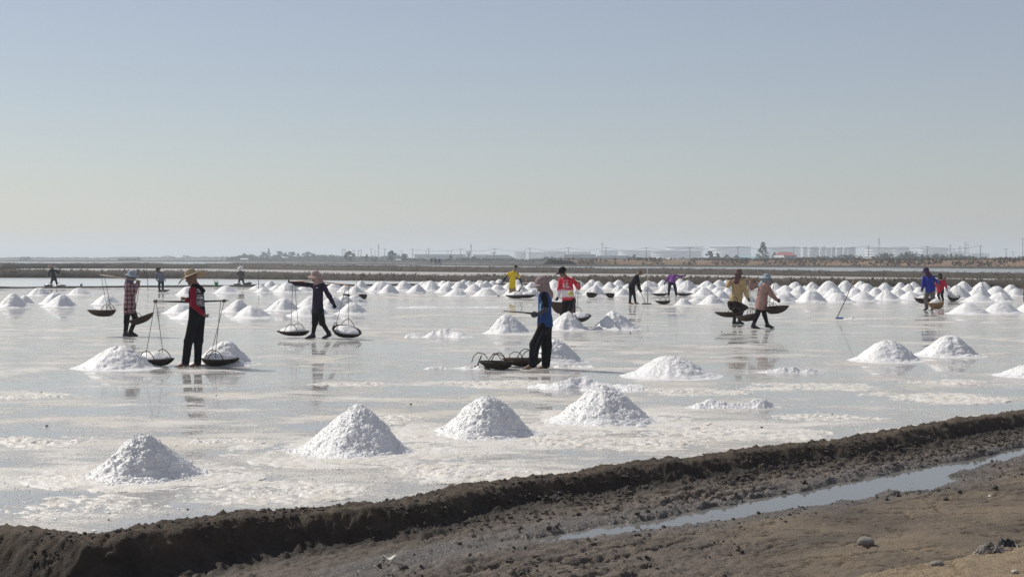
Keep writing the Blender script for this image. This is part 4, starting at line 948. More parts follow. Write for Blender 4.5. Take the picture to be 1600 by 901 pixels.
o = bk('tilted empty wicker basket hanging in front of the knees of the plaid shirt walker', D2, 223, 495, 39, dpt=.15, dy=dp, yaw=R(180), tilt=(0, R(-19)), hyaw=60, Ld=.5, ropes=(PD(219, 439.5, D2+dp), PD(218, 439.5, D2+dp)), hh=.18, mat=M_weave_b)

# --- pink hat walker, loaded
D3 = F*H/(528-HY)
_, P, I = person('person in a pink hat and dark purple shirt walking left with salt baskets', 528,
 dict(head=(493,432), neck=(497,442.5), pel=(496.5,481), sA=(488.5,446,.10), eA=(472,443.5,.16), wA=(458,441.5,.14), hA=(450,440.5,.12), sB=(505,446,-.12), eB=(514,462,-.18), wB=(521,474,-.2), hB=(526.5,482.5,-.2),
      pA=(493,485,.06), kA=(492,505,.0), aA=(489,523,.02), tA=(478,528,-.06), pB=(500,485,-.06), kB=(503.5,504,-.12), aB=(514,521,-.02), tB=(508,528,-.08)), (-.72, -.69, 0),
 dict(shirt=M_purpleblack, trousers=M_black, leg=.56, wide=.012, leggings=M_black, scarf=M_pinkhat, drape=.02, hat=('sun', M_pinkhat, 1.0, .06), hem=.13, loose=.012, boots=M_rubber, boot_h=.06, glove=M_black, curlA=.7, curlB=.9), (-.80, -.58, -.10))
q = [(-.012, .12, .045, .142)]; project_marks(I['shirt'], q, P['neck']-V3((.0, 0, .24)), unit((.8, -.6, 0)), np.array([0, 0, 1.]), unit((.2, .98, 0)), I['org'], 'name_tag', M_print, _)
dp = .10
pole('orange carrying pole on the shoulders of the pink hat walker', [PD(455, 439.5, D3+dp), PD(475, 439.3, D3+dp), PD(495, 439.5, D3+dp), PD(525, 443, D3+dp), PD(552, 446.5, D3+dp)], [.014, .021, .024, .020, .013], M_poleo, flat=.6)
bk('loaded dark wicker basket hanging left of the pink hat walker', D3, 459, 517.5, 49, dpt=.11, dy=dp, yaw=R(-10), ropes=(PD(457.5, 440, D3+dp), PD(460, 440, D3+dp)), salt=.15, salt_label='salt in the hanging basket left of the pink hat walker', seed=3, hh=.2)
bk('tipped loaded wicker basket hanging from the right end of the orange pole', D3, 541, 515, 48, dpt=.17, dy=dp-.15, yaw=R(150), tilt=(R(16), R(7)), hyaw=62, ropes=(PD(545, 445.5, D3+dp), PD(541, 445, D3+dp)), salt=.10, salt_label='salt in the tipped basket right of the pink hat walker', seed=4, hh=.2)

# --- blue vest person
D4 = F*H/(576-HY)
_, P, I = person('person in a pink peaked cap and blue vest standing beside empty baskets holding a pole', 576,
 dict(head=(847,444.5), neck=(851.5,456), pel=(851.5,505), sA=(850.5,462,-.17), eA=(853,483,-.22), wA=(841,490.5,-.19), hA=(833.5,492,-.19), sB=(851.5,462,.17), eB=(850,482,.2), wB=(843,490,.02), hB=(836,491,-.05),
      pA=(849,511,-.09), kA=(836,538,-.1), aA=(832.5,568,-.1), tA=(814,577,-.12), pB=(854,511,.09), kB=(854,540,.09), aB=(853,569,.08), tB=(839,577,.04)), (-.97, -.14, 0),
 dict(shirt=M_blue_c, shirt_name='vest', sleeve='none', under=M_black, under_to=.42, trousers=M_black, wide=.028, arms=M_greyg, glove=M_greyg, scarf=M_mauvecap, masked=False, drape=.055, mask=M_lblue, hat=('cap', M_mauvecap, 1.10, .10), hem=.06, loose=.022, curlA=1.2, curlB=1.2), (-.97, -.2, -.08), 1.02)
q = [(-.10, -.01, -.075, .05), (-.105, -.10, -.08, -.02), (-.07, .05, -.055, .09)]; project_marks(I['shirt'], q, P['neck']*.55+P['pel']*.45, np.array([1., 0, 0]), np.array([0, 0, 1.]), np.array([0, 1., 0]), I['org'], 'chest_print', M_cyan, _)
for off in (-.012, .012):     # side stripes of the track trousers
    st = [P['pA']+V3((.02+off, -.100, 0)), P['pA']*.5+P['kA']*.5+V3((.015+off, -.105, 0)), P['kA']+V3((.01+off, -.103, 0)), P['kA']*.45+P['aA']*.55+V3((.0+off, -.096, 0))]
    mb = MB(); mb.tube([Vector(p-I['org']) for p in st], .0045, 4); mb.build('stripe', M_greyg, _, True)
dp = -.20
pole('dark pole held level in the gloved hands of the person in the blue vest', [PD(787, 485.7, D4+dp), PD(818, 488, D4+dp), PD(832, 489.6, D4+dp), PD(846, 491, D4+dp)], [.010, .012, .019, .019], M_poled)
bk('empty dark wicker basket in front of the feet of the person in the blue vest', D4, 777, 569, 52, dpt=.125, dy=-.12, yaw=R(-8), hyaw=95, hh=.16)
bk('empty dark wicker basket lying behind the legs of the person in the blue vest', D4, 818, 562, 60, dpt=.13, dy=.55, yaw=R(6), hyaw=80, hh=.18, mat=M_weave_b)
for lab, pts in (('slack carrying rope looping up from the front empty basket', [(768,557),(771,551.5),(778,552.5),(786,556.5),(792,561)]), ('slack rope looping over the back empty basket', [(794,564),(797,553),(804,549),(812,551),(818,560)]), ('bent cane loop standing behind the legs of the person in the blue vest', [(838,562),(840,552),(844,550.5),(848,556),(849,564)]), ('thin rope arc over the small hooked tool', [(737,566),(740,556),(747,550.5),(757,553),(762,560)])):
    a0 = PD(pts[0][0], pts[0][1], D4+.3); mb = MB(); mb.tube([PD(x, y, D4+.3+.05*i)-a0 for i, (x, y) in enumerate(pts)], .008, 6); o = mb.build('carrying_rope', M_handle, None, True); o.location = a0; o['label'] = lab; o['category'] = 'rope'; o['group'] = 'slack ropes by the empty baskets'
# small hand hoe standing by the baskets
hb = PD(746, 565, D4+.4); mb = MB(); mb.tube([(.075, 0, .20), (.03, 0, .09), (0, 0, .0)], .013, 6); mb.tube([(-.06, 0, -.004), (0, 0, .004), (.13, 0, -.002)], .012, 6)
o = mb.build('hand_hoe', M_poled, None, True); o.location = (hb.x, hb.y, .02); o['label'] = 'small black hooked tool standing left of the empty baskets'; o['category'] = 'hand tool'

# --- yellow shirt
D5 = F*H/(463.5-HY)
person('person in a bright yellow shirt and tan shorts leaning on a dark shovel', 463.5,
 dict(head=(806,417.5), neck=(802.5,424), pel=(800,447), sA=(795.5,427), eA=(788.5,435,-.05), wA=(785,441,-.1), hA=(783,445.5,-.1), sB=(808.5,427), eB=(812.5,436.5,-.08), wB=(815,443,-.2), hB=(817,446.5,-.22),
      pA=(798,450), kA=(798,457), aA=(798,461.5), tA=(797,464,-.2), pB=(803,450), kB=(803.5,457), aB=(803,461.5), tB=(804.5,464,-.2)), (.2, -.97, 0),
 dict(shirt=M_yellow, sleeve='short', under=M_black, trousers=M_tan, leg=.52, wide=.03, leggings=M_black, hair=M_hair, hem=.10, loose=.03, glove=M_black, curlB=1.2, boots=M_rubber, boot_h=.3), (.45, -.85, -.25), .92)
sh0, sh1 = PD(823, 436, D5-.2), PD(805, 463, D5-.35); mb = MB(); mb.tube([Vector((0, 0, 0)), (sh0-sh1)*.55, sh0-sh1], [.022, .02, .017], 7); o = thing('shovel', 'dark long handled shovel leaning in the hand of the yellow shirted worker', 'shovel', tuple(sh1))
mb.build('shaft', M_polep, o, True); ax = (sh0-sh1).normalized(); mb = MB(); mb.tube([ax*-.02, ax*.08, ax*.45, ax*.62], [.02, .085, .09, .03], 8, True, .28); mb.build('blade', M_poled, o, True)
bk('small wicker basket full of salt in front of the yellow shirted worker', D5-3, 806, 469, 30, dpt=.14, yaw=0, hyaw=75, hh=.22, salt=.20, salt_label='blue shaded salt in the basket before the yellow shirted worker', seed=5)
bk('second salt filled basket right of the one before the yellow shirted worker', D5-2.4, 823, 468.5, 26, dpt=.14, yaw=R(170), hyaw=75, hh=.22, salt=.17, salt_label='salt in the second basket below the leaning shovel', seed=6)

# --- red and white shirt
D6 = F*H/(512-HY)
_, P, I = person('person in a black cap and red shirt with white print carrying baskets behind a heap', 512,
 dict(head=(879,425), neck=(885,434), pel=(888,465), sA=(876.5,438,.08), eA=(874,453,.06), wA=(872.5,463,0), hA=(870,470,-.02), sB=(897,438,-.1), eB=(904,449,-.15), wB=(903.5,441.5,-.26), hB=(901,437,-.3),
      pA=(884,469,.05), kA=(880,489,0), aA=(881,508,.05), tA=(877,513,-.05), pB=(894,469,-.05), kB=(894,490,-.1), aB=(894,508,-.05), tB=(891,514,-.2)), (-.5, -.87, 0),
 dict(shirt=M_redwhite, trousers=M_black, wide=.03, hat=('cap', M_black, 1.06, .1), hem=.07, loose=.03, glove=M_black, curlB=1.2, boots=M_rubber, boot_h=.1), (-.8, -.55, -.18), 1.0)
rl = random.Random(9); q = []
for i in range(22):
    x = rl.uniform(-.14, .05); y = rl.uniform(.0, .22); a = rl.uniform(.012, .035); b = rl.uniform(.015, .04); q.append((x, y, x+a, y+b))
for i in range(8):
    x = rl.uniform(-.16, .12); y = rl.uniform(-.02, .05); q.append((x, y, x+.03, y+.012))
project_marks(I['shirt'], q, P['neck']*.5+P['pel']*.5, np.array([.95, -.3, 0]), np.array([0, 0, 1.]), np.array([0, 1., 0]), I['org'], 'shirt_print', M_print, _)
pole('pale carrying pole slanting over the left shoulder of the red shirted person', [PD(884, 429, D6+1.0), PD(894, 434.5, D6+.05), PD(901, 438, D6-.3), PD(905, 440.5, D6-.9)], [.014, .02, .02, .014], M_polep)
bk('loaded wicker basket hanging before the legs of the red shirted person', D6, 905, 493, 36, dpt=.17, dy=-.8, yaw=R(160), tilt=(R(14), R(-4)), hyaw=70, ropes=(PD(904.5, 440.5, D6-.85), PD(903, 440, D6-.85)), salt=.12, salt_label='salt in the basket before the red shirted person', seed=7, hh=.2)
bk('brown wicker basket full of salt hanging behind the red shirted person', D6, 876, 472, 34, dpt=.34, dy=.95, yaw=R(30), hyaw=80, mat=M_weave_b, ropes=(PD(884.5, 429.5, D6+1), PD(884, 429.5, D6+1)), salt=.12, salt_label='salt in the brown basket behind the red shirted person', seed=8)
tg = PD(891.5, 458.5, D6-.62); mb = MB(); mb.lathe([(.002, .03), (.05, .028), (.075, .0), (.07, -.02), (.002, -.03)], (0, 0, 0), 14, Matrix.Rotation(R(80), 3, 'X')); o = mb.build('yellow_pouch', simple('yellow_plastic', (.62, .55, .12), None, 8, .5), None, True); o.location = tg
o['label'] = 'yellow pouch hanging at the belly of the red shirted person'; o['category'] = 'pouch'

# --- black clad raker
D7 = F*H/(475-HY)
person('person all in black with a straw hat stooping to rake the pan', 475,
 dict(head=(1001,425), neck=(996.5,430), pel=(987,446), sA=(994,432.5,-.15), eA=(996.5,444,-.17), wA=(999,452.5,-.15), hA=(1001.5,458,-.15), sB=(996,432,.15), eB=(998,443,.2), wB=(1000.5,452,.05), hB=(1002.5,457,.0),
      pA=(985.5,448,-.06), kA=(985.5,460,-.05), aA=(984,472,-.05), tA=(987.5,475,-.06), pB=(988.5,448,.08), kB=(991,460,.08), aB=(993,472,.08), tB=(997,475.3,.08)), (.8, .2, -.5),
 dict(shirt=M_black, trousers=M_black, hat=('straw', M_straw, .72, .25), hem=.08, loose=.01, glove=M_black, curlA=1.1, curlB=1.1), (.85, .1, -.5), 1.0)
o = thing('salt_rake', 'thin long handled rake in the hands of the person in black', 'rake', tuple(PD(1008.5, 474, D7-.1))); mb = MB(); b0 = PD(1008.5, 474, D7-.1); mb.tube([Vector((0, 0, 0)), PD(999.5, 452, D7-.12)-b0], .016, 6); mb.build('shaft', M_polep, o, True)
mb = MB(); mb.box((.05, 0, -.02), (.42, .05, .07)); mb.build('blade', M_poled, o)
stick('tall thin pale stick standing right of the person in black', 1012, 418, 1012, 475, None, M_polep, .02)

# --- purple top, bending
D8 = F*H/(462-HY)
person('person in a purple top and black trousers bending away with one arm out', 462,
 dict(head=(1052,434,.62), neck=(1051.5,430.5,.42), pel=(1050,441,.02), sA=(1046.5,430.5,.40), eA=(1042.5,437,.42), wA=(1039.5,441,.40), hA=(1037.5,444,.38), sB=(1056.5,430.5,.40), eB=(1063.5,431.5,.42), wB=(1068,431,.42), hB=(1071,430,.42),
      pA=(1047,442.5), kA=(1045.5,451.5,-.02), aA=(1044.5,460.5), tA=(1044,462.5,.2), pB=(1053,442.5), kB=(1055.5,451.5,-.02), aB=(1056.5,460.5), tB=(1057,462.5,.2)), (0, .45, -.9),
 dict(shirt=M_purple, trousers=M_black, hair=M_hair, hem=.10, loose=.01, glove=M_black, wide=.01, boots=M_rubber, boot_h=.2), (.05, .6, -.75), .95)
bk('long flat dark basket on the ground left of the bending person in purple', D8, 1031, 459.5, 25, dpt=.12, dy=-.3, yaw=0, salt=.10, salt_label='salt in the flat basket left of the person in purple', seed=9, hyaw=60, hh=.16)
bk('long flat dark basket on the ground right of the bending person in purple', D8, 1069, 459.5, 25, dpt=.12, dy=-.2, yaw=R(180), salt=.09, salt_label='salt in the flat basket right of the person in purple', seed=10, hyaw=60, hh=.16)
bk('idle empty dark basket with arched handles before the person in purple', F*H/(475-HY), 1036, 471.5, 24, dpt=.12, yaw=R(20), hyaw=70, hh=.2)

# --- ochre shirt walker
D9 = F*H/(506-HY)
person('person in an ochre yellow shirt and brown hood walking away with hanging baskets', 506,
 dict(head=(1154,427), neck=(1153,435), pel=(1150.5,467), sA=(1142.5,439,.10), eA=(1137.5,446,.02), wA=(1141,438,.06), hA=(1146,433.5,.08), sB=(1160.5,439,-.10), eB=(1165,454,-.13), wB=(1168,464.5,-.10), hB=(1170.5,471,-.06),
      pA=(1148,470,.06), kA=(1148.5,488,.08), aA=(1147,502,.02), tA=(1153.5,506,.08), pB=(1154,470,-.05), kB=(1159,486,.02), aB=(1155,501,-.10), tB=(1161,505.5,-.02)), (.6, .8, 0),
 dict(shirt=M_ochre, trousers=M_black, scarf=M_brownh, scarf_name='hood', drape=.10, hat=('bucket', M_brownh, .95, 0), hem=.16, loose=.045, glove=M_black, glove_on='B', boots=M_rubber, boot_h=.6, curlA=1.2), (.55, .83, -.05), .98)
pole('dark carrying pole over the left shoulder of the ochre shirted walker', [PD(1163, 432, D9+.9), PD(1152, 433.8, D9+.1), PD(1142, 435.5, D9-.5), PD(1137, 436.5, D9-.9)], [.013, .019, .019, .013], M_poled)
bk('dark wicker basket hanging just behind the ochre shirted walker', D9, 1150, 476, 32, dpt=.18, dy=-.6, yaw=R(170), tilt=(R(24), R(10)), hyaw=60, hh=.18, ropes=(PD(1144, 435.5, D9-.4), PD(1142, 435.5, D9-.5)))
bk('flat dark wicker basket hanging low left of the ochre shirted walker', D9, 1139, 488, 40, dpt=.14, dy=-.9, yaw=0, hyaw=60, hh=.17, mat=M_weave)

# --- pink shirt walker
D10 = F*H/(513-HY)
person('person in a pale blue sun hat and dusty pink shirt walking right with baskets', 513,
 dict(head=(1198,436), neck=(1193.5,443), pel=(1189.5,474), sA=(1197,445,-.17), eA=(1205,459,-.2), wA=(1213,467.5,-.18), hA=(1219,472,-.18), sB=(1184.5,444,.15), eB=(1174.5,449,.2), wB=(1174,440,.15), hB=(1177.5,436,.12),
      pA=(1188,477,-.08), kA=(1183,491.5,-.08), aA=(1177,508,-.08), tA=(1187,513,-.08), pB=(1191,477,.08), kB=(1194.5,491,.08), aB=(1199,507,.08), tB=(1208.5,511.5,.08)), (.95, .3, 0),
 dict(shirt=M_pinkb, trousers=M_black, scarf=M_lblue, masked=True, drape=.06, hat=('sun', M_lblue, 1.05, .12), hem=.18, loose=.06, glove=M_black, glove_on='A', boots=M_rubber, boot_h=.75, curlA=1.1, curlB=1.2), (.95, .28, -.12), 1.0)
dp = .1
pole('brown carrying pole over the left shoulder of the pink shirted walker', [PD(1166, 436.5, D10+dp), PD(1178, 437.5, D10+dp), PD(1195, 439.5, D10+dp), PD(1211, 441.5, D10+dp)], [.013, .019, .019, .013], M_pole)
bk('round dark wicker basket hanging under the right hand of the pink shirted walker', D10, 1213, 480, 37, dpt=.17, dy=-.15, yaw=R(185), tilt=(R(6), R(-4)), hyaw=65, hh=.16, ropes=(PD(1210, 441.5, D10+dp), PD(1209, 441.5, D10+dp)), mat=M_weave)
bk('brown wicker basket hanging behind the legs of the pink shirted walker', D10, 1170, 492, 34, dpt=.17, dy=.25, yaw=0, tilt=(0, R(-10)), hyaw=60, hh=.18, ropes=(PD(1167, 436.8, D10+dp), PD(1168, 436.8, D10+dp)), mat=M_weave_b)

# --- royal blue shirt
D11 = F*H/(485-HY)
person('person in a royal blue shirt and plum cap walking left with salt baskets', 485,
 dict(head=(1447,424), neck=(1452,431.5), pel=(1453.5,452), sA=(1444.5,434,.1), eA=(1443,443,.1), wA=(1442,449.5,.05), hA=(1441,454,.02), sB=(1460.5,434,-.1), eB=(1466,441,-.15), wB=(1464.5,435.5,-.22), hB=(1461.5,432.5,-.24),
      pA=(1450,455,.06), kA=(1446.5,466,0), aA=(1448,480,.12), tA=(1442,485,0), pB=(1457,455,-.06), kB=(1457.5,467,-.14), aB=(1457.5,480,-.1), tB=(1453.5,485.5,-.25)), (-.6, -.8, 0),
 dict(shirt=M_royal, trousers=M_greyt, wide=.02, hat=('cap', M_plum, 1.1, .05), scarf=M_plum, scarf_name='neck_cloth', drape=.06, hem=.12, loose=.035, arms=M_black, glove=M_black, boots=M_rubber, boot_h=.2), (-.75, -.62, -.1), 1.0)
pole('carrying pole over the left shoulder of the royal blue shirted person', [PD(1454, 430, D11+1.0), PD(1459, 432.5, D11+.1), PD(1464, 435, D11-.6), PD(1466, 436, D11-1.0)], [.013, .02, .02, .013], M_polep)
bk('tan wicker basket full of salt hanging in front of the royal blue shirted person', D11, 1463, 472, 25, dpt=.26, dy=-.9, yaw=R(20), tilt=(R(4), R(-6)), hyaw=70, hh=.18, ropes=(PD(1465.5, 436, D11-.95), PD(1465.5, 436, D11-.95)), mat=M_weave_t, salt=.16, salt_label='salt in the tan basket of the royal blue shirted person', seed=11)
bk('dark wicker basket of salt hanging behind the royal blue shirted person', D11, 1443, 466, 26, dpt=.20, dy=.9, yaw=0, hyaw=70, hh=.18, ropes=(PD(1454.5, 430.3, D11+.95), PD(1454.5, 430.3, D11+.95)), salt=.14, salt_label='salt in the basket behind the royal blue shirted person', seed=12)
# --- red jacket
D12 = F*H/(470-HY)
person('person in a red jacket and dark hood following the royal blue shirted person', 470,
 dict(head=(1468.5,430.5), neck=(1470,437), pel=(1469.5,452), sA=(1464.5,439,.1), eA=(1462.5,444,.0), wA=(1464.5,440,-.15), hA=(1465.5,437.5,-.2), sB=(1475.5,439,-.1), eB=(1477.5,446,-.15), wB=(1479,450,-.18), hB=(1480.5,453.5,-.18),
      pA=(1468,454,.06), kA=(1466,461,0), aA=(1468,467.5,.15), tA=(1465,470,.0), pB=(1472,454,-.06), kB=(1472,461.5,-.12), aB=(1473.5,467.5,-.08), tB=(1471,470,-.2)), (-.5, -.8, 0),
 dict(shirt=M_redj, trousers=M_black, scarf=M_darkhood, scarf_name='hood', drape=.08, hat=('bucket', M_darkhood, .9, 0), hem=.16, loose=.03, arms=M_black, glove=M_black, boots=M_rubber, boot_h=.2), (-.6, -.75, -.1), .92)
bk('loaded wicker basket with a dark rim hanging right of the red jacketed person', D12, 1490, 463, 19, dpt=.2, dy=-.2, yaw=R(180), tilt=(R(14), 0), hyaw=60, hh=.2, ropes=(PD(1474, 437.5, D12-.1), PD(1475, 437.5, D12-.1)), salt=.08, salt_label='salt in the basket right of the red jacketed person', seed=13)
pole('carrying pole on the shoulder of the red jacketed person', [PD(1462, 436.5, D12-.1), PD(1470, 437, D12-.1), PD(1477, 438, D12-.1)], [.013, .018, .013], M_polep)

# --- far left three
D13 = F*H/(449-HY)
person('person in dark clothes and pink hat at far left, pole behind the neck', 449,
 dict(head=(79,417), neck=(82,420.3), pel=(84,434), sA=(79,422,.05), eA=(76.5,427,0), wA=(76,431,-.05), hA=(75.5,434,-.05), sB=(87,422,-.1), eB=(91,426,-.1), wB=(93,423,-.1), hB=(93.5,420.5,-.1),
      pA=(82,435.5,.05), kA=(80,441.5,.05), aA=(79,447.5,.05), tA=(76,449.2,0), pB=(86.5,435.5,-.05), kB=(88.5,441.5,-.05), aB=(90,447.3,-.05), tB=(88,449.2,-.1)), (-.8, -.6, 0),
 dict(shirt=M_navy, trousers=M_navy, hat=('bucket', M_pinkhat, 1.1, .1), hem=.18, loose=.04, glove=M_glove, boots=M_rubber, boot_h=.2), (-.9, -.4, -.15), .95)
pole('pale carrying pole behind the neck of the far left worker', [PD(83, 416.5, D13+.1), PD(89, 418.3, D13+.1), PD(96, 420.3, D13+.1)], [.02, .024, .02], M_polep)
bk('dark basket lying on the low dyke left of the far left worker', D13, 76, 449.5, 14, dpt=.16, dy=-.5, yaw=0, salt=.12, salt_label='salt in the left basket of the far left worker', seed=14, hyaw=60)
bk('dark basket on the ground right of the far left worker', D13, 95, 450.5, 14, dpt=.16, dy=-1.0, yaw=R(180), salt=.12, salt_label='salt in the right basket of the far left worker', seed=15, hyaw=60)
D14 = F*H/(456-HY)
person('person in a grey blue shirt and dark hat stooping over a dark basket far left', 456,
 dict(head=(247,421.5), neck=(248,425.5), pel=(252,437.5), sA=(244,427.5,.05), eA=(243.5,433,0), wA=(245.5,437,-.1), hA=(247,440,-.12), sB=(252.5,427,-.1), eB=(256.5,433,-.1), wB=(258,436.5,-.15), hB=(259,439.5,-.2),
      pA=(249.5,439), kA=(248.5,447.5,-.05), aA=(249,454.5), tA=(247.5,456.2,-.1), pB=(254,439), kB=(254.5,447,-.05), aB=(254.5,453.5), tB=(255,455.5,-.15)), (-.45, -.8, -.1),
 dict(shirt=M_greyb, trousers=M_navy, hat=('bucket', M_darkhood, 1.1, .1), hem=.10, loose=.03, boots=M_rubber, boot_h=.4), (-.5, -.7, -.4), .92)
bk('dark empty basket at the feet of the stooping grey blue shirted person', D14, 256, 455.3, 17, dpt=.10, dy=.3, yaw=R(180), hyaw=60, hh=.14)
D15 = F*H/(446.3-HY)
person('person in a white sun hat and mauve shirt far behind the straw hat man', 446.3,
 dict(head=(375.5,419), neck=(375.5,423), pel=(376.5,434), sA=(371.5,425,0), eA=(370,428.5,-.15), wA=(371,425.5,-.25), hA=(372.5,423.5,-.28), sB=(380,425,0), eB=(381,429.5,-.1), wB=(380,433,-.2), hB=(379,435.5,-.25),
      pA=(374.5,435.5), kA=(373.5,440.5), aA=(372.5,445), tA=(372,446.5,-.15), pB=(379,435.5), kB=(380,440.5), aB=(381,445), tB=(381.5,446.5,-.15)), (.1, -.95, 0),
 dict(shirt=M_mauve, trousers=M_black, hat=('sun', M_white, 1.15, .25), hem=.1, loose=.03, boots=M_rubber, boot_h=.3), (-.1, -.85, -.45), .92)
bk('dark basket of salt left of the feet of the white hat person', D15, 371, 447.5, 11, dpt=.15, dy=-1.5, yaw=0, salt=.14, salt_label='salt in the left basket of the white hat person', seed=16, hyaw=60)
bk('slate coloured basket of salt right of the feet of the white hat person', D15, 387, 446.8, 12, dpt=.22, dy=-1.2, yaw=R(180), salt=.16, salt_label='salt in the right basket of the white hat person', seed=17, hyaw=60)

# --- idle baskets among the heaps
for lab, x, y, wpx, yw in (('small dark basket lying between the heaps right of the pink hat walker', 541, 463.5, 11, 200), ('dark basket with a lifted edge right of the tag end of the orange pole', 567, 464, 13, 10),
                            ('dark square looking basket tipped toward the viewer right of the red shirted person', 924, 461.5, 17, 180), ('dark tipped basket left of the person in black', 953, 462, 14, 0)):
    bk(lab, F*H/(y+3-HY), x, y, wpx, dpt=.17, yaw=R(yw), tilt=(R(18), R(4)), hyaw=60, hh=.12)
# --- sticks, rake, buckets
stick('thin dark stick standing right of the far white hat person', 404, 421, 404, 452)
stick('thin dark stick standing left of the stooping grey blue shirted person', 229, 418, 231.5, 453.5)
stick('short pale stick among the heaps near the end of the orange pole', 557, 436, 557.5, 450, None, M_polep)
stick('upright dark stick among the heaps right of the pink shirted walker', 1272, 424, 1272, 452)
stick('dark slanting stick leaning over a heap near the right edge', 1530, 428, 1541, 463)
stick('dark stick at the very right edge of the pan', 1599.3, 447, 1599.3, 470)
r0 = PZ(1307, 498); o = thing('long_rake', 'long handled rake standing aslant in the pan with an orange tip and blue blade', 'rake', tuple(r0)); tp = PD(1335, 436, r0.y)-r0; mb = MB(); mb.tube([Vector((0, 0, 0)), tp*.45+Vector((.01, 0, 0)), tp*.78], .014, 7); mb.build('shaft', M_poled, o, True)
mb = MB(); mb.tube([tp*.78, tp], [.018, .016], 7); mb.build('grip', M_poleo, o, True); mb = MB(); mb.box((.10, 0, .025), (.26, .03, .06)); mb.build('blade', simple('blue_plastic', (.08, .22, .50), None, 8, .5), o)
stick('bent grey stick among the heaps left of the upright dark stick', 1252.5, 442, 1255, 458, None, M_greyg, .03)
def bucket(label, x, y, hpx, mat):
    D = F*H/(y-HY); r = hpx/F*D*.42; h = hpx/F*D; p = PZ(x, y); o = thing('bucket', label, 'bucket', tuple(p)); mb = MB(); mb.lathe([(.001, .01), (r*.75, .0), (r, h), (r*1.06, h), (r*1.06, h*.94), (r*.95, h*.96), (r*.7, .03), (.001, .03)], n=18); mb.build('pail', mat, o, True)
    mb = MB(); mb.tube([(r*math.cos(a), 0, h+r*.75*math.sin(a)) for a in np.linspace(0, math.pi, 9)], .012, 5); mb.build('handle', M_poled, o, True); return o
bucket('green plastic bucket on the low dyke right of the straw hat man', 338, 448, 7.5, simple('green_plastic', (.03, .28, .10), None, 8, .4))
bucket('dark green bucket on the low dyke right of the far left worker', 127, 448.5, 4.5, simple('dark_green_plastic', (.012, .05, .03), None, 8, .5))
stick('thin stick standing in the green bucket', 334, 437, 337.5, 444, F*H/(448-HY), M_poled, .014)
# ================================================================ FAR SHORE: trees, tanks, sheds, power poles
M_leaf = simple('foliage', (.060, .085, .045), (.030, .045, .025), .35, .9); M_leafd = simple('dark_foliage', (.035, .055, .035), (.02, .03, .02), .35, .9); M_trunk = simple('bark', (.10, .08, .06), None, 2, .95)
M_scrub = simple('scrub_foliage', (.10, .095, .06), (.05, .05, .032), .2, .9)
rt = np.random.default_rng(21)
def leaves(centres, radii, per, size, seed):
    r = np.random.default_rng(seed); V = []
    for c, ra in zip(centres, radii):
        d = r.normal(size=(per, 3)); d /= np.linalg.norm(d, axis=1)[:, None]; p = np.asarray(c)+d*np.asarray(ra)*(r.random((per, 1))**.4)
        a = r.normal(size=(per, 3)); a /= np.linalg.norm(a, axis=1)[:, None]; b = np.cross(a, d); b /= np.maximum(1e-6, np.linalg.norm(b, axis=1))[:, None]
        s = size*r.uniform(.5, 1.4, (per, 1)); V.append(np.stack([p-a*s, p+a*s*.6+b*s, p+a*s*.6-b*s], 1))
    return np.concatenate(V).reshape(-1, 3)
def tree_kind(kind, seed):
    """unit tree, height 1: returns trunk mesh and crown mesh"""
    r = np.random.default_rng(seed); mb = MB()
    if kind == 'pine':
        mb.tube([(0, 0, -.02), (.01, 0, .5), (0, .0, .97)], [.022, .014, .004], 6); C = []; Rr = []
        for i in range(26):
            z = .16+.8*i/26; q = (1-z)*.30+.03; a = r.uniform(0, 6.28)
            for k in range(3):
                aa = a+k*2.1+r.normal(0, .3); d = q*r.uniform(.45, 1.05); C.append((d*math.cos(aa), d*math.sin(aa), z+r.normal(0, .02))); Rr.append((q*.35+.012, q*.35+.012, .028))
        return mb.mesh('trunk', M_trunk), leaves(C, Rr, 26, .020, seed)
    if kind == 'palm':
        mb.tube([(0, 0, -.02), (.03, 0, .4), (.02, 0, .85)], [.022, .017, .015], 6); V = []
        for i in range(13):
            a = i*.9; dr = np.array([math.cos(a), math.sin(a), 0]); prev = np.array([.02, 0, .85])
            for k in range(6):
                q = (k+1)/6; p = np.array([.02, 0, .85])+dr*.24*q+np.array([0, 0, .13*math.sin(q*2.6)-.06*q]); n_ = np.array([-dr[1], dr[0], 0])*.035*(1-q*.6)
                V += [prev+n_, prev-n_, p, prev+n_*.4+[0, 0, -.03], p, prev]; prev = p
        return mb.mesh('trunk', M_trunk), np.array(V)
    h0 = .22 if kind == 'round' else .12; mb.tube([(0, 0, -.03), (.01, .01, .3), (0, 0, .6)], [.035, .026, .010], 6); C = []; Rr = []
    n = 16 if kind == 'round' else 20; wd = .36 if kind == 'round' else .75
    for i in range(n):
        a = r.uniform(0, 6.28); q = r.random()**.6; z = h0+(.94-h0)*r.random(); sh = math.sin(math.pi*min(1, max(.08, (z-h0+.12)/(1.04-h0))))**.6
        C.append((wd*q*sh*math.cos(a), wd*q*sh*math.sin(a), z)); s = r.uniform(.09, .16); Rr.append((s*1.15, s*1.15, s*.8))
        if i % 3 == 0: mb.tube([(0, 0, .2+.1*r.random()), (C[-1][0]*.8, C[-1][1]*.8, C[-1][2])], [.016, .005], 5)
    return mb.mesh('trunk', M_trunk), leaves(C, Rr, 120, .033, seed)
KINDS = {}
for k, n_ in (('round', 4), ('bush', 4), ('pine', 1), ('palm', 1)):
    for i in range(n_):
        tm, V = tree_kind(k, 40+i*7+len(k)); KINDS[k, i] = (tm, {mt: mesh_np('crown', V, np.arange(len(V)).reshape(-1, 3), mt, False) for mt in (M_leaf, M_leafd, M_scrub)})
GZ = -.5
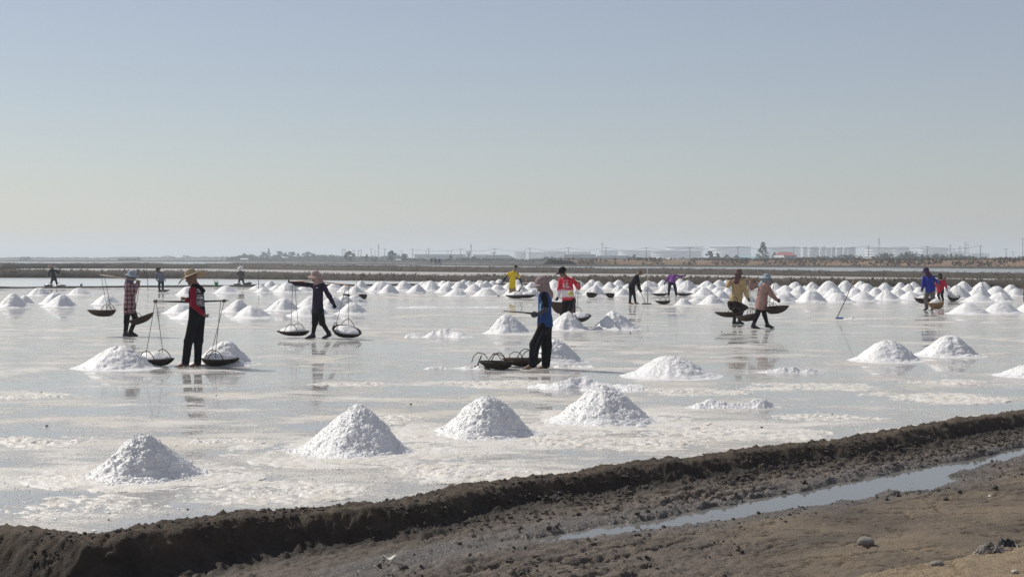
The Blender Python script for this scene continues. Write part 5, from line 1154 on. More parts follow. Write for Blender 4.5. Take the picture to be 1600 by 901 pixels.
def tree(kind, i, px, ytop, D, wpx=None, label='', mat=None, group='trees on the far shore', name='tree'):
    tm, cm = KINDS[kind, i]; x = (px-800)/F*D; h = H-(ytop-HY)*D/F-GZ; base = {'round': .95, 'bush': 1.7, 'pine': .62, 'palm': .55}[kind]
    w_ = h if wpx is None else wpx/F*D/base; o = thing(name, label, 'tree' if kind != 'bush' else 'bush', (x, D, GZ), group)
    o.rotation_euler = (0, 0, rt.uniform(0, 6.28)); o.scale = (w_, w_, h); link('trunk', tm, o); link('crown', cm[mat or M_leaf], o); return o
T = tree
# left tree line, silhouettes from left to right (photo columns)
for i, (px, yt, w_, kd) in enumerate(((228,400.8,30,'bush'),(262,399.5,34,'bush'),(288,398.8,28,'bush'),(318,400.3,34,'bush'),(345,400.5,30,'bush'))):
    T(kd, i % 4, px, yt, 1900, w_, ['leftmost', 'second from left', 'middle', 'fourth from left', 'rightmost'][i]+' of the faint low tree clumps on the left horizon', M_leafd, 'faint far tree clumps at left')
for lab, px, yt, w_, kd, i in (('low blue grey tree left of the tall spiked one on the far shore', 393,397.5,26,'round',0), ('rounded tree just left of the tall spiked one', 412,393.5,22,'round',1), ('tall narrow spiked tree rising above the far left tree line', 420,387.5,9,'pine',0),
    ('domed tree in the middle of the far left tree line', 435,392.5,25,'round',2), ('small peaked tree right of the domed one in the far left line', 456,393,20,'round',3), ('tiny round tree in the gap of the far left tree line', 465.5,395.5,8,'round',0),
    ('broad tree at the right end of the far left tree line', 481,393.3,34,'bush',1), ('low tree tapering off right of the far left tree line', 503,398.5,26,'bush',2), ('tree left of the broad one in the far left line', 446,394.5,14,'round',1)):
    T(kd, i, px, yt, 1250, w_, lab, M_leafd)
for lab, px, yt, w_, kd, i in (('low bushy tree under the left cluster of power poles', 546,392.5,22,'round',0), ('small tree among the power poles at left centre', 573,397,10,'round',1), ('low tree between the power poles and the domed tree', 585,399,16,'bush',0),
    ('dark domed tree standing alone at left centre', 612,391.5,21,'round',2), ('small tree right of the dark domed one', 632,396,16,'round',3), ('pointed small tree before the long pale building', 704,397.5,8,'round',1), ('low bush before the long pale building', 657,403,18,'bush',3), ('low bushes left of the big dark shed roof', 741,401,22,'bush',1),
    ('bush right of the dark gabled shed', 992,397.5,13,'round',2), ('low bush before the white roofs', 1068,401.5,14,'bush',2), ('dark flat crowned tree before the storage tanks', 1110,391.5,20,'round',3), ('smaller dark tree joined to the flat crowned one', 1121,395,12,'round',1),
    ('small tree right of the flat crowned dark tree', 1136,397.5,12,'round',0), ('another small tree left of the tall pine', 1151,398.5,14,'round',2), ('tall conical pine standing out before the storage tanks', 1192,377,26,'pine',0), ('bushy tree left of the red roof', 1210,394,13,'round',1),
    ('bush right of the red roof', 1238,399,24,'bush',0), ('palm top standing above the big dark shed roof', 771,393.5,11,'palm',0)):
    T(kd, i, px, yt, 800 if yt > 380 else 760, w_, lab, M_leafd)
T('bush', 1, 1191, 404.8, 520, 11, 'small green bush on the dry grass bank below the tall pine', M_leaf)
# continuous scrub belts, too dense to count
def scrub(x0, x1, D, ytop, n, mat, seed, w_=9, dep=60):
    r = np.random.default_rng(seed); C = []; Rr = []
    for i in range(n):
        px = r.uniform(x0, x1); d = D+r.uniform(-dep/2, dep/2); yt = ytop(px) if callable(ytop) else ytop; top = H-(yt-HY)*d/F-GZ; top *= r.uniform(.45, 1.05)*(1+.25*vnoise(px*.05, 3, 0, seed))
        x = (px-800)/F*d; rr = w_/F*d*r.uniform(.5, 1.1); C.append((x, d, GZ+top*.45)); Rr.append((rr, rr, max(.4, top*.6)))
    V = leaves(C, Rr, 46, .55*D/800, seed); link('scrub', mesh_np('scrub', V, np.arange(len(V)).reshape(-1, 3), mat, False), kind='stuff')
scrub(1255, 1690, 700, lambda p: 397+2.0*math.sin(p*.021)+(1.5 if p > 1500 else 0), 330, M_leafd, 3)
scrub(640, 1260, 800, lambda p: 403+.8*math.sin(p*.05), 300, M_leafd, 4, 8)
scrub(360, 640, 1150, lambda p: 399.5+1.5*math.sin(p*.06), 230, M_leafd, 5, 8)
scrub(-60, 400, 1900, lambda p: 402.2-.7*(p > 230), 220, M_leafd, 6, 9)

# --- storage tanks
M_tank = simple('white_tank_paint', (.86, .86, .85), (.78, .78, .77), .05, .6); M_tankg = simple('grey_tank_paint', (.52, .55, .58), (.45, .48, .51), .05, .6); M_steel = simple('weathered_steel', (.28, .29, .30), (.2, .2, .21), .2, .6)
def tank(label, x0, x1, yt, D, mat=None, dome=.04, group='storage tanks of the far depot'):
    mat = mat or M_tank; cx = ((x0+x1)/2-800)/F*D; r = (x1-x0)/2/F*D; h = H-(yt-HY)*D/F-GZ; o = thing('storage_tank', label, 'storage tank', (cx, D+r, GZ), group)
    mb = MB(); pr = []
    for i in range(8): z = h*i/8; pr += [(r*(1+.003*(i % 2)), z), (r*(1+.003*(i % 2)), h*(i+1)/8-.02)]
    mb.lathe(pr+[(r, h)], n=48); mb.build('shell', mat, o, True); mb = MB(); mb.lathe([(r*1.0, h), (r*.6, h+r*dome*.8), (.01, h+r*dome*1.1)], n=48); mb.build('roof', mat, o, True)
    mb = MB(); mb.lathe([(r*1.005, h-.9), (r*1.03, h-.9), (r*1.03, h-.3), (r*1.005, h-.3)], n=48); mb.build('wind_girder', M_steel, o)
    mb = MB(); pts = [(r*1.02*math.cos(a), r*1.02*math.sin(a), h*q) for q, a in ((i/10, -2.1+.9*i/10) for i in range(11))]; mb.tube(pts, .35, 5); mb.build('stairway', M_steel, o); return o
for lab, x0, x1, yt, D, mt in (('faint low tank at the left end of the tank row', 803,833,393,2500,M_tankg), ('pale low tank second from the left of the row', 822,852,393.5,2400,M_tank), ('wide low tank left of the gabled dark shed', 850,886,392.5,2400,M_tankg), ('wide low tank behind the gabled dark shed', 889,924,393,2400,M_tankg),
    ('wide low tank right of the tall mast', 938,968,391,2500,M_tankg), ('pale tank behind the white roofs, left of the higher tanks', 968,1020,391,2300,M_tank), ('low tank before the higher left tank', 1021,1100,391.5,2200,M_tankg),
    ('tall wide tank, leftmost of the three highest', 1044,1102,384.5,2700,M_tank), ('tall wide tank, middle of the three highest', 1113,1178,384.5,2650,M_tank), ('tall wide tank, rightmost of the three highest behind the pine', 1198,1256,385.5,2650,M_tankg),
    ('wide tank with stairs below the lattice mast', 1357,1400,386,2500,M_tank), ('wide grey tank right of the one below the lattice mast', 1396,1424,385.5,2600,M_tankg), ('low pale tank left of the refinery columns', 1439,1458,387,2500,M_tank), ('wide grey tank before the refinery columns', 1452,1486,387,2600,M_tankg)):
    tank(lab, x0, x1, yt, D, mt)
for i, (x0, x1, yt) in enumerate(((1254,1262.5,385.5),(1265,1281,386),(1282.5,1291,385),(1292,1299,386.5),(1300,1306,386),(1307.5,1318,386),(1319.5,1325,386),(1325.5,1338,386))):
    tank(['first slim upright tank from the left of the upright cluster', 'broader upright tank second in the upright cluster', 'domed bright slim tank third in the upright cluster', 'slim tank fourth in the upright cluster', 'slim tank fifth in the upright cluster', 'broader tank sixth in the upright cluster', 'slim tank seventh in the upright cluster', 'broad tank at the right end of the upright cluster'][i], x0, x1, yt, 1900, M_tank if i % 3 != 1 else M_tankg, .25, 'upright slim tanks of the far depot')
# --- refinery columns, masts
def column(label, px, yt, wpx, D=2300):
    x = (px-800)/F*D; h = H-(yt-HY)*D/F-GZ; r = wpx/2/F*D; o = thing('process_column', label, 'column', (x, D, GZ), 'refinery columns at far right'); mb = MB(); mb.lathe([(r, 0), (r, h*.6), (r*.8, h*.62), (r*.8, h*.97), (.02, h)], n=14); mb.build('vessel', M_tankg, o, True)
    for q in (.35, .6, .85):
        mb = MB(); mb.lathe([(r, h*q), (r*1.7, h*q), (r*1.7, h*q+.5), (r, h*q+.5)], n=12); mb.build('platform', M_steel, o)
for l_, px, yt, w_ in (('stout process column left of the tallest refinery pair', 1484.5,381.5,3.6), ('short process column right of the stout one', 1499.5,384,3), ('tallest process column at far right', 1508,376.5,3.2), ('slim stack right of the tallest process column', 1512.5,379.5,1.6), ('thin low stack left of the stout process column', 1490,388,2)):
    column(l_, px, yt, w_)
def plant(label, x0, x1, yt, D):
    o = thing('process_building', label, 'industrial plant', ((x0+x1)/2/F*D-800/F*D, D, GZ)); W = (x1-x0)/F*D; h = H-(yt-HY)*D/F-GZ; mb = MB()
    for i in range(7): mb.box((-W/2+W*i/6, 0, h*.45), (1.2, 1.2, h*.9*(1-.3*(i % 2))))
    mb.build('frame', M_steel, o); mb = MB()
    for i in range(4): mb.box((0, 0, h*(.2+.2*i)), (W*(1-.08*i), 9, 1.0))
    mb.build('deck', M_steel, o); mb = MB(); mb.box((-W*.2, 0, h*.3), (W*.4, 10, h*.5)); mb.box((W*.25, 0, h*.2), (W*.3, 8, h*.35)); mb.build('hall', M_tankg, o)
plant('low tangle of refinery pipework at the far right end', 1515, 1545, 394, 2300); plant('low refinery block between the tanks and columns', 1486, 1506, 391, 2350)
def mast(label, px, yt, D, wpx=1.6):
    x = (px-800)/F*D; h = H-(yt-HY)*D/F-GZ; o = thing('lattice_mast', label, 'mast', (x, D, GZ), 'tall masts on the skyline'); w_ = wpx/F*D; mb = MB()
    for sx in (-1, 1):
        for sy in (-1, 1): mb.tube([(sx*w_/2, sy*w_/2, 0), (sx*w_/4, sy*w_/4, h)], .16, 4)
    mb.build('leg_frame', M_steel, o); mb = MB(); n = 14
    for i in range(n):
        q, q2 = i/n, (i+1)/n; a = w_/2*(1-q/2); b = w_/2*(1-q2/2); s = 1 if i % 2 else -1; mb.tube([(-a*s, -a, h*q), (b*s, -b, h*q2)], .10, 3); mb.tube([(-a, -a*s, h*q), (-b, b*s, h*q2)], .10, 3)
    mb.build('bracing', M_steel, o); mb = MB(); mb.tube([(0, 0, h), (0, 0, h+w_*1.5)], .12, 4)
    for q in (.8, .9): mb.lathe([(.1, h*q-.6), (w_*.7, h*q-.6), (w_*.7, h*q+.6), (.1, h*q+.6)], n=10)
    mb.build('antenna', M_steel, o)
mast('lattice telecom mast rising above the wide tank at right', 1373.5, 371, 1900, 2.6); mast('thin mast left of the wide low tanks at centre right', 941, 377.5, 1900, 2); mast('thin mast above the pale water tower', 736, 381.5, 1500, 1.6); mast('tall thin mast in the left cluster of poles', 591.5, 382, 1500, 1.2)

# --- buildings
M_roofd = simple('dark_roof', (.10, .11, .13), (.075, .08, .1), .3, .7); M_wallp = simple('pale_wall', (.55, .56, .56), (.45, .46, .47), .2, .8); M_roofr = simple('red_roof', (.33, .085, .070), (.25, .06, .05), .3, .8); M_roofw = simple('white_roof', (.70, .71, .72), None, .3, .6); M_rooft = simple('teal_roof', (.30, .48, .48), (.22, .38, .4), .3, .6); M_open = simple('dark_opening', (.02, .02, .022), None, 2, .9); M_bluew = simple('grey_blue_wall', (.30, .35, .40), (.24, .28, .33), .2, .8)
def shed(label, x0, x1, yt, ye, D, roof, wall, dep=14, gable=False, group=None, win=3, name='shed', cat='shed'):
    """x0..x1 width, yt ridge row, ye eave row"""
    W = (x1-x0)/F*D; cx = ((x0+x1)/2-800)/F*D; hr = H-(yt-HY)*D/F-GZ; he = H-(ye-HY)*D/F-GZ; he = max(he, .8); o = thing(name, label, cat, (cx, D+dep/2, GZ), group)
    mb = MB(); mb.box((0, 0, he/2), (W*.94, dep*.9, he)); mb.build('wall', wall, o); mb = MB()
    if gable:
        p = [(-W/2, -dep/2, he), (W/2, -dep/2, he), (W/2, dep/2, he), (-W/2, dep/2, he), (-W/2, 0, hr), (W/2, 0, hr)]
    else:
        p = [(-W/2, -dep/2, he), (W/2, -dep/2, he), (W/2, dep/2, he), (-W/2, dep/2, he), (-W*.28, 0, hr), (W*.28, 0, hr)]
    p2 = [(x, y, z+.25) for x, y, z in p]; mb.add(p, [(0,4,5,1),(2,5,4,3),(0,3,4),(1,5,2)]); mb.add(p2, [(0,1,5,4),(2,3,4,5),(0,4,3),(1,2,5)]); mb.build('roof', roof, o)
    for i in range(win):
        mb = MB(); mb.box((-W*.36+W*.72*i/max(1, win-1), -dep*.45-.06, he*.45), (W*.10, .16, he*.45)); mb.build('opening', M_open, o)
    return o
shed('large dark hipped shed roof below the palm at centre', 752, 806, 398.8, 404.5, 800, M_roofd, M_bluew)
shed('dark gabled shed with a lit end wall right of centre', 883, 932, 398, 404, 780, M_roofd, M_bluew, 16, True)
shed('wide dark shed with a pale strip under its roof', 934, 986, 400, 404.5, 780, M_roofd, M_wallp, 14, True, win=4)
shed('small dark roofed hut left of the white roofs', 1009, 1024, 403.3, 406, 780, M_roofd, M_wallp, 8, True, win=2)
shed('long white roofed shed before the low tanks', 1024, 1049, 403.5, 405.5, 785, M_roofw, M_wallp, 10, True)
shed('teal roofed shed beside the small trees', 1152, 1176, 399.5, 403, 800, M_rooft, M_wallp, 10, True); shed('pale teal low shed below the pine', 1174, 1204, 401.5, 405, 790, M_rooft, M_wallp, 10, True)
shed('house with a red hipped roof right of the pine', 1214, 1246, 394, 400, 820, M_roofr, M_wallp, 14, name='house', cat='house'); shed('low hut with a pale roof in front of the red roofed house', 1211, 1226, 399.5, 403, 790, M_roofw, M_wallp, 8, True, win=2)
shed('long pale factory hall on the skyline left of the water tower', 645, 728, 396.5, 397.5, 1700, M_wallp, M_bluew, 60, True, win=9, name='factory_hall', cat='factory hall'); shed('long pale factory hall on the skyline right of the water tower', 738, 762, 397, 398, 1700, M_wallp, M_bluew, 60, True, win=3, name='factory_hall', cat='factory hall')
shed('low white hut by the trees at left centre', 618, 626, 405.3, 407, 900, M_roofw, M_wallp, 6, True, win=2)
shed('dark blue shed low on the left horizon', 183, 214, 401.6, 404, 1100, M_roofd, M_bluew, 12, True); shed('tiny hut on the horizon at far left', 30, 43, 401.4, 403, 1100, M_roofd, M_wallp, 8, True, win=2); shed('small pale hut under the far left trees', 375, 386, 404, 405.6, 1000, M_roofw, M_wallp, 7, True, win=2)
shed('white low hut at the edge of the scrub at right', 1350, 1363, 403.2, 405.2, 560, M_roofw, M_white, 5, True, win=2)
o = thing('water_tower', 'pale square water tower among the factory halls', 'tower', ((732.5-800)/F*1400, 1400, GZ)); hh_ = H-(392.5-HY)*1400/F-GZ; mb = MB(); mb.box((0, 0, hh_*.42), (3.6, 3.6, hh_*.84)); mb.build('shaft', M_wallp, o); mb = MB(); mb.box((0, 0, hh_*.92), (5.4, 5.4, hh_*.16)); mb.build('tank', M_tank, o); mb = MB(); mb.box((0, -1.85, hh_*.4), (.9, .12, hh_*.6)); mb.build('window_strip', M_open, o)

# --- power poles and their wires
M_conc = simple('concrete_pole', (.26, .25, .24), None, 1, .9)
pole_px = [(535.5,389,1050),(539,389,1050),(553,390,1150),(560,391,1200),(564,389.5,1150),(580,388,1100),(586,391,1300),(601,388,1050),(628,391,1300),(645,388.5,1000),(666,391,1300),(670,387.5,950),(705,391,1300),(720,388.5,950),(773,388,950),(828,387,930),(888,386.5,930),(947,386,930),(1010,386.5,900),(1078,386,880),(1153,384.5,860),(1240,385.5,860),(1357,384,840),(1449,384.5,820),(1532,383.5,800),(1572,388,1000),(1583,392.5,1200),(1598,372,1000),(1320,390,1300),(700,392,1400),(820,391,1350)]
tops = []
pole_labels = place_labels([(p, p[0], 'far power pole') for p in pole_px], '{cl}, {o} between {a} and {b}')
for px, yt, D in pole_px:
    x = (px-800)/F*D; h = H-(yt-HY)*D/F-GZ; o = thing('power_pole', pole_labels[(px, yt, D)] if px != 1599 else 'tall near power pole at the right edge of the photo', 'power pole', (x, D, GZ), 'power poles along the far shore')
    mb = MB(); mb.tube([(0, 0, -.2), (0, 0, h)], [.26, .17], 6); mb.build('shaft', M_conc, o); mb = MB(); mb.box((0, 0, h-.5), (2.6, .16, .18)); mb.build('crossarm', M_steel, o)
    for s in (-1, 0, 1): mb = MB(); mb.lathe([(.02, h-.4), (.12, h-.36), (.12, h-.1), (.02, h-.05)], (s*1.15, 0, 0), 6); mb.build('insulator', M_tank, o)
    tops.append(Vector((x, D, GZ+h-.1)))
run = [i for i, p in enumerate(pole_px) if p[0] in (645,720,773,828,888,947,1010,1078,1153,1240,1357,1449,1532)]
o = thing('power_line', 'thin sagging power wires strung along the poles on the far skyline', 'power line', tuple(tops[run[0]]))
for a, b in zip(run[:-1], run[1:]):
    d = tops[b]-tops[a]; s0 = tops[a]-tops[run[0]]
    for s in (-1.15, 1.15):
        mb = MB(); mb.tube([s0+d*q+Vector((s, 0, -1.6*4*q*(1-q))) for q in np.linspace(0, 1, 7)], .045, 3, False); mb.build('wire', M_poled, o)

# --- three tiny people and a motorbike on the far dyke
def tiny(label, px, yf, hp, lean=0):
    s = hp/78.0; f = lambda x, y, z=0: (px+x*s, yf-y*s, z)
    person(label, yf, dict(head=f(lean, 71), neck=f(0, 64), pel=f(0, 40), sA=f(-8, 61, 0), eA=f(-12, 50, -.05), wA=f(-9, 42, -.2), hA=f(-7, 38, -.25), sB=f(8, 61, 0), eB=f(12, 50, -.05), wB=f(10, 41, -.2), hB=f(9, 36, -.25),
        pA=f(-4, 38), kA=f(-5, 21, -.03), aA=f(-5, 4), tA=f(-7, 0, -.15), pB=f(4, 38), kB=f(5, 21, -.03), aB=f(6, 4), tB=f(8, 0, -.15)), (.1, -1, 0), dict(shirt=M_navy, trousers=M_black, hair=M_hair, hem=.1), (.1, -.98, -.1), D=397, group='tiny people on the far dyke')
DZ2 = .36
for lab, px in (('tiny dark person standing left on the far dyke', 674.2), ('tiny dark person standing middle on the far dyke', 680), ('tiny dark person behind the motorbike on the far dyke', 686.3)):
    tiny(lab, px, HY+(H-DZ2)*F/397, 8.8)
o = thing('motorbike', 'tiny motorbike parked beside the people on the far dyke', 'motorbike', ((684.8-800)/F*396.5, 396.5, DZ2))
for sx in (-.62, .62):
    mb = MB(); mb.tube([(sx+.30*math.cos(a), 0, .30+.30*math.sin(a)) for a in np.linspace(0, 6.283, 17)], .06, 5, False); wl = mb.build('wheel', M_rubber, o); mb = MB(); mb.tube([(sx, -.05, .30), (sx, .05, .30)], .12, 8); mb.build('hub', M_steel, wl)
mb = MB(); mb.tube([(-.62, 0, .3), (-.2, 0, .55), (.35, 0, .6), (.5, 0, .85), (.62, 0, .3)], .06, 5); mb.box((.02, 0, .42), (.42, .2, .3)); mb.build('frame', M_steel, o); mb = MB(); mb.box((-.25, 0, .78), (.7, .24, .12)); mb.build('seat', M_black, o); mb = MB(); mb.tube([(.45, -.32, 1.02), (.5, 0, .95), (.45, .32, 1.02)], .025, 5); mb.build('handlebar', M_steel, o)
# ================================================================ STONES, LITTER, CLODS
def rock_mesh(name, r, seed, mat, sx=1, sy=1, sz=.7, n=18, m=28, bumpy=.22):
    th = np.linspace(0, np.pi, n); ph = np.linspace(0, 2*np.pi, m, endpoint=False); T_, P_ = np.meshgrid(th, ph, indexing='ij'); x = np.sin(T_)*np.cos(P_); y = np.sin(T_)*np.sin(P_); z = np.cos(T_)
    q = 1+bumpy*fbm(x*1.4, y*1.4, z*1.4, 3, seed)+.06*fbm(x*5, y*5, z*5, 2, seed+1)
    return mesh_np(name, np.stack([x*q*sx, y*q*sy, z*q*sz], -1).reshape(-1, 3)*r, grid_faces(n, m, True)[:, ::-1], mat, True)
def ground_z(x, y): return float(terrain(np.array([x]), np.array([y]))[0][0])
def on_mud(px, py):
    z = -.1
    for _ in range(6): p = PZ(px, py, z); z = .5*z+.5*ground_z(p.x, p.y)
    return Vector((p.x, p.y, z))
M_rock = simple('grey_stone', (.27, .25, .22), (.14, .125, .11), 14, .85, .4, .01); M_pale = simple('pale_stone', (.52, .48, .40), (.40, .36, .30), 14, .8); M_clod = simple('mud_clod', (.10, .085, .07), (.05, .042, .035), 20, .95, .5, .01)
def rock(label, px, py, wpx, seed, mat, name='stone', cat='stone', sz=.7, sy=.8, clean=.1, group=None):
    p = on_mud(px, py); r = wpx/2/F*p.y; o = link(name, rock_mesh(name, r, seed, mat, 1, sy, sz)); o.location = p+Vector((0, 0, r*sz*.8)); o['label'] = label; o['category'] = cat
    if group: o['group'] = group
    return o
rock('rounded grey brown stone lying alone on the smooth mud at bottom right', 1352, 853, 27, 3, M_rock, sz=.62)
rock('small pale oval stone on the sand at the bottom right corner', 1586, 895, 11, 5, M_pale, sz=.6, group=None)
rock('grey angular stone half sunk at the edge of the sand', 1464, 889, 20, 8, M_rock, sz=.5)
rock('tiny orange round pebble on the sand beside the dirty rag', 1541, 869, 5, 9, simple('orange_pebble', (.55, .30, .10), None, 8, .7), 'pebble', 'pebble', sz=.9)
for i, (px, py, w_) in enumerate(((858,826,9),(870,824,6),(1012,800,8),(1225,770,8),(1478,783,9),(1555,765,10),(1265,790,6),(1150,773,7),(1500,770,7))):
    rock(['lump of mud on the bund foot at centre, left of a pair', 'small lump of mud on the bund foot at centre, right of a pair', 'lump of mud on the flat left of the ditch middle', 'lump of mud between the bund and the ditch at right', 'dark lump of mud right of the ditch side pool', 'dark crusty lump of mud nearest the right edge', 'lump of mud beside the far ditch edge', 'small lump of mud above the ditch centre', 'small lump of mud just below the ditch side pool'][i], px, py, w_, 20+i, M_clod, 'mud_clod', 'clod', sz=.8, group='loose lumps of mud')
PL_ = ['dark round clod standing out on the wet pan at far left', 'dark round clod on open wet pan left of the third front heap', 'tiny clod right of the straw hat mans reflection', 'dark clod on the pan left of the yellow shirted workers basket', 'clod on the crust between the nearest heap and the bund', 'pale brown clod beside the thin crumbled ridge at right',
 'tiny clod on the pan below the right hand pair of heaps', 'tiny clod left of the nearest heap', 'tiny clod close to the bund right of bottom left', 'tiny clod near the left edge above the far left round clod', 'small clod right of the long lumpy ridge', 'tiny clod right of the heap on open pan', 'tiny clod between the middle mounds and the blue vested person', 'tiny clod left of the ochre walker']
def pan_bit(label, px, py, w_, seed, mat, group):
    p = PZ(px, py); r = .62*w_/2/F*p.y; o = link('clod', rock_mesh('clod', r, seed, mat, 1, 1, .8, 10, 14)); o.location = p+Vector((0, 0, r*.5)); o['label'] = label; o['category'] = 'clod'; o['group'] = group
for i, (px, py, w_) in enumerate(((73,666,7),(642,632,6),(338,618,4),(779,463,5),(293,796,6),(1234,581,7),(1300,648,6),(150,728,4),(170,812,5),(65,613,4),(1190,668,6),(985,520,4),(690,516,3),(1128,518,3))):
    pan_bit(PL_[i], px, py, w_, 50+i, M_clod, 'dark clods on the pan')
# crumpled rag, dark striped heap at bottom right
def crumple(label, px, py, wpx, hpx, seed, mat, name, cat, n=60, m=34, elong=.5, group=None, lift=.4, amp=1.0, yaw=0):
    p = on_mud(px, py); W = wpx/F*p.y; hh2 = hpx/F*p.y; u = np.linspace(-1, 1, n); v = np.linspace(-1, 1, m); U, V_ = np.meshgrid(u, v, indexing='ij'); env = np.clip(1-np.abs(U)**2.2-np.abs(V_)**2.2*.95, 0, 1)**.5
    rd = 1-np.abs(fbm(U*2.6+seed, V_*2.2, 0, 3, seed))*2.2*amp; Z = env*hh2*1.5*(.45+.55*np.clip(rd, 0, 1))*(.55+.6*np.clip(fbm(U*1.2, 3, 0, 2, seed+4)+.5, 0, 1))-.012
    X = U*W/2*(1+.12*fbm(V_*2, U, 0, 2, seed+1)); Y = V_*W/2*elong*(1+.2*fbm(U*2, V_, 0, 2, seed+2)); Z = Z+np.array([[0.]])
    o = link(name, mesh_np(name, np.stack([X, Y, Z], -1).reshape(-1, 3), grid_faces(n, m), mat, True)); o.location = p; o.rotation_euler = (0, 0, yaw); o['label'] = label; o['category'] = cat; return o
M_rag = simple('dirty_rag', (.42, .38, .33), (.10, .085, .075), 16, .9, .5, .01); M_rub = simple('black_rubber_sheet', (.025, .024, .024), (.012, .012, .012), 10, .5); M_film = simple('dirty_plastic_film', (.34, .33, .31), (.12, .11, .10), 12, .35); M_paper = simple('white_paper', (.66, .66, .60), (.50, .51, .42), 9, .7)
crumple('dirty pale rag crumpled at the edge of the sand at bottom right', 1548, 868, 58, 17, 4, M_rag, 'rag', 'rag', lift=1)
crumple('black rubber scrap with pale ribs lying on the dirty rag', 1573, 862, 30, 19, 6, M_rub, 'rubber_scrap', 'rubber scrap', elong=.7)
pr_ = on_mud(1573, 862)
sc = [o for o in S.objects if o.name.startswith('rubber_scrap')][0]
for k in range(4):
    mb = MB(); mb.tube([(-.05+.035*k+.03*q, -.06+.05*math.sin(q*2), .028+.020*math.sin(q*3.0)) for q in np.linspace(0, 1, 7)], .006, 5); mb.build('rib', M_rag, sc, True)
rg = [o for o in S.objects if o.name == 'rag'][0]; tw = random.Random(4)
for k in range(11):
    a = tw.uniform(-.12, .10); b = tw.uniform(-.05, .05); an = tw.uniform(-.7, .7); ln = tw.uniform(.05, .13); hh3 = tw.uniform(.02, .05)
    mb = MB(); mb.tube([(a+ln*q*math.cos(an), b+ln*q*math.sin(an)-.03, .02+hh3*math.sin(math.pi*q)) for q in np.linspace(0, 1, 6)], .004, 5); mb.build('frayed_strand', M_rub if k % 3 else M_rag, rg, True)
crumple('torn grey plastic film stuck over the crest of the mud bund', 464, 806, 22, 12, 12, M_film, 'plastic_film', 'plastic film', elong=.8, amp=1.3); crumple('small shred of pale plastic left of the grey film on the bund', 423, 808, 9, 14, 14, M_film, 'plastic_shred', 'plastic shred', elong=.9, amp=1.3)
pp = on_mud(608, 877); Wp = 25/F*pp.y; n = 14; u = np.linspace(-1, 1, n); U, V_ = np.meshgrid(u, np.linspace(-1, 1, 8), indexing='ij'); Z = .028+.02*np.abs(U)**1.5+.012*fbm(U*2, V_*2, 0, 2, 3); Zt = np.stack([U*Wp/2*(1-.25*np.abs(V_)), V_*Wp*.22, Z], -1).reshape(-1, 3)
Vb = np.concatenate([Zt, Zt-[0, 0, .003]]); gf = grid_faces(n, 8); o = link('paper_scrap', mesh_np('paper_scrap', Vb, np.concatenate([gf, gf[:, ::-1]+n*8]), M_paper, True)); o.location = pp; o['label'] = 'white folded paper scrap lying on the mud at bottom centre'; o['category'] = 'paper scrap'
crumple('small white salt lump on the smooth mud below the ditch', 1547, 775, 14, 2.5, 17, M_saltw, 'salt_patch', 'salt patch', 24, 16, .7)
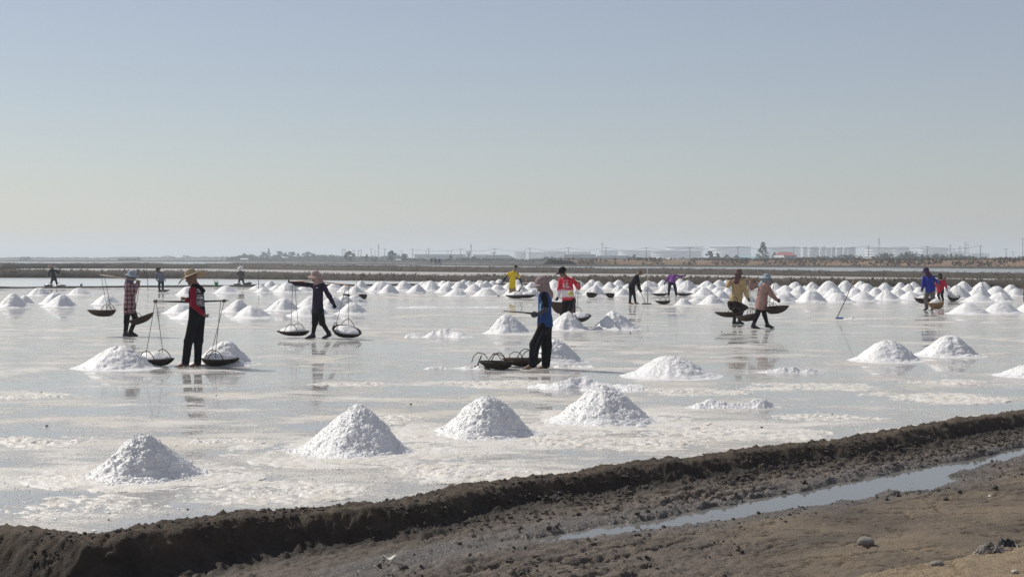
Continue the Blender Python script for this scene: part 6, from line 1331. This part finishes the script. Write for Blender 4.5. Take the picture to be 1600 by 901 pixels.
# rubble of small clods on the bund foot and mud flat, uncountable
nc = 19000; tq = rng.random(nc); uu_ = rng.uniform(-6.5, 10.5, nc); vv_ = np.where(rng.random(nc) < .62, rng.normal(.34, .27, nc), rng.uniform(-.1, 4.2, nc))
cx_ = uu_*u_[0]+vv_*v_[0]; cy_ = 13+uu_*u_[1]+vv_*v_[1]; zc, at_ = terrain(cx_, cy_); dd_, ad_ = dist_poly(cx_, cy_, DXY); okc = (zc > DZ+.012) & (zc < .075) & (at_['olive'] < .4+.5*rng.random(nc)**2) & (fbm(uu_*1.5, vv_*2.5, 0, 3, 88) > -.2); cx_, cy_, zc = cx_[okc], cy_[okc], zc[okc]; n_ = len(cx_)
ic = np.array([(0,0,1),(.89,0,.45),(.28,.85,.45),(-.72,.53,.45),(-.72,-.53,.45),(.28,-.85,.45),(.72,.53,-.45),(-.28,.85,-.45),(-.89,0,-.45),(-.28,-.85,-.45),(.72,-.53,-.45),(0,0,-1)]); fi = np.array([(0,1,2),(0,2,3),(0,3,4),(0,4,5),(0,5,1),(1,6,2),(2,7,3),(3,8,4),(4,9,5),(5,10,1),(6,7,2),(7,8,3),(8,9,4),(9,10,5),(10,6,1)])
sz_ = np.clip(rng.lognormal(-4.85, .5, n_), .004, .026); V = ic[None]*sz_[:, None, None]*rng.uniform(.6, 1.35, (n_, 12, 1))*np.array([1.2, 1, .8]); a_ = rng.uniform(0, 6.28, n_); ca, sa = np.cos(a_)[:, None], np.sin(a_)[:, None]
V = np.stack([V[:, :, 0]*ca-V[:, :, 1]*sa+cx_[:, None], V[:, :, 0]*sa+V[:, :, 1]*ca+cy_[:, None], V[:, :, 2]+zc[:, None]+sz_[:, None]*.3], -1)
link('mud_crumbs', mesh_np('mud_crumbs', V.reshape(-1, 3), (fi[None]+12*np.arange(n_)[:, None, None]).reshape(-1, 3), M_clod, False), kind='stuff')
# coarse sand and grit at bottom right
ns = 5000; sx_ = rng.uniform(1.5, 6, ns); sy_ = rng.uniform(8.8, 13.5, ns); de_, _ = dist_poly(sx_, sy_, EXY); oks = de_ > .02; sx_, sy_ = sx_[oks], sy_[oks]; zs, _ = terrain(sx_, sy_); n_ = len(sx_); ss = np.clip(rng.lognormal(-5.4, .5, n_), .002, .02)
V = octv[None]*ss[:, None, None]*rng.uniform(.6, 1.4, (n_, 6, 1))+np.stack([sx_, sy_, zs], -1)[:, None, :]
link('grit', mesh_np('grit', V.reshape(-1, 3), (octf[None]+6*np.arange(n_)[:, None, None]).reshape(-1, 3), simple('grit', (.45, .38, .28), (.16, .12, .09), 30, .9), False), kind='stuff')
# ================================================================ HAZE
hz = MB(); hz.box((0, 0, 24.25), (17900, 17900, 51.5))
m = bpy.data.materials.new('haze'); m.use_nodes = True; t = m.node_tree; t.nodes.clear()
out = t.nodes.new('ShaderNodeOutputMaterial'); pv = t.nodes.new('ShaderNodeVolumePrincipled')
pv.inputs['Color'].default_value = (.85, .935, 1.0, 1); pv.inputs['Density'].default_value = .00041; pv.inputs['Anisotropy'].default_value = .2
t.links.new(pv.outputs[0], out.inputs['Volume'])
hz.build('haze', m, kind='stuff')
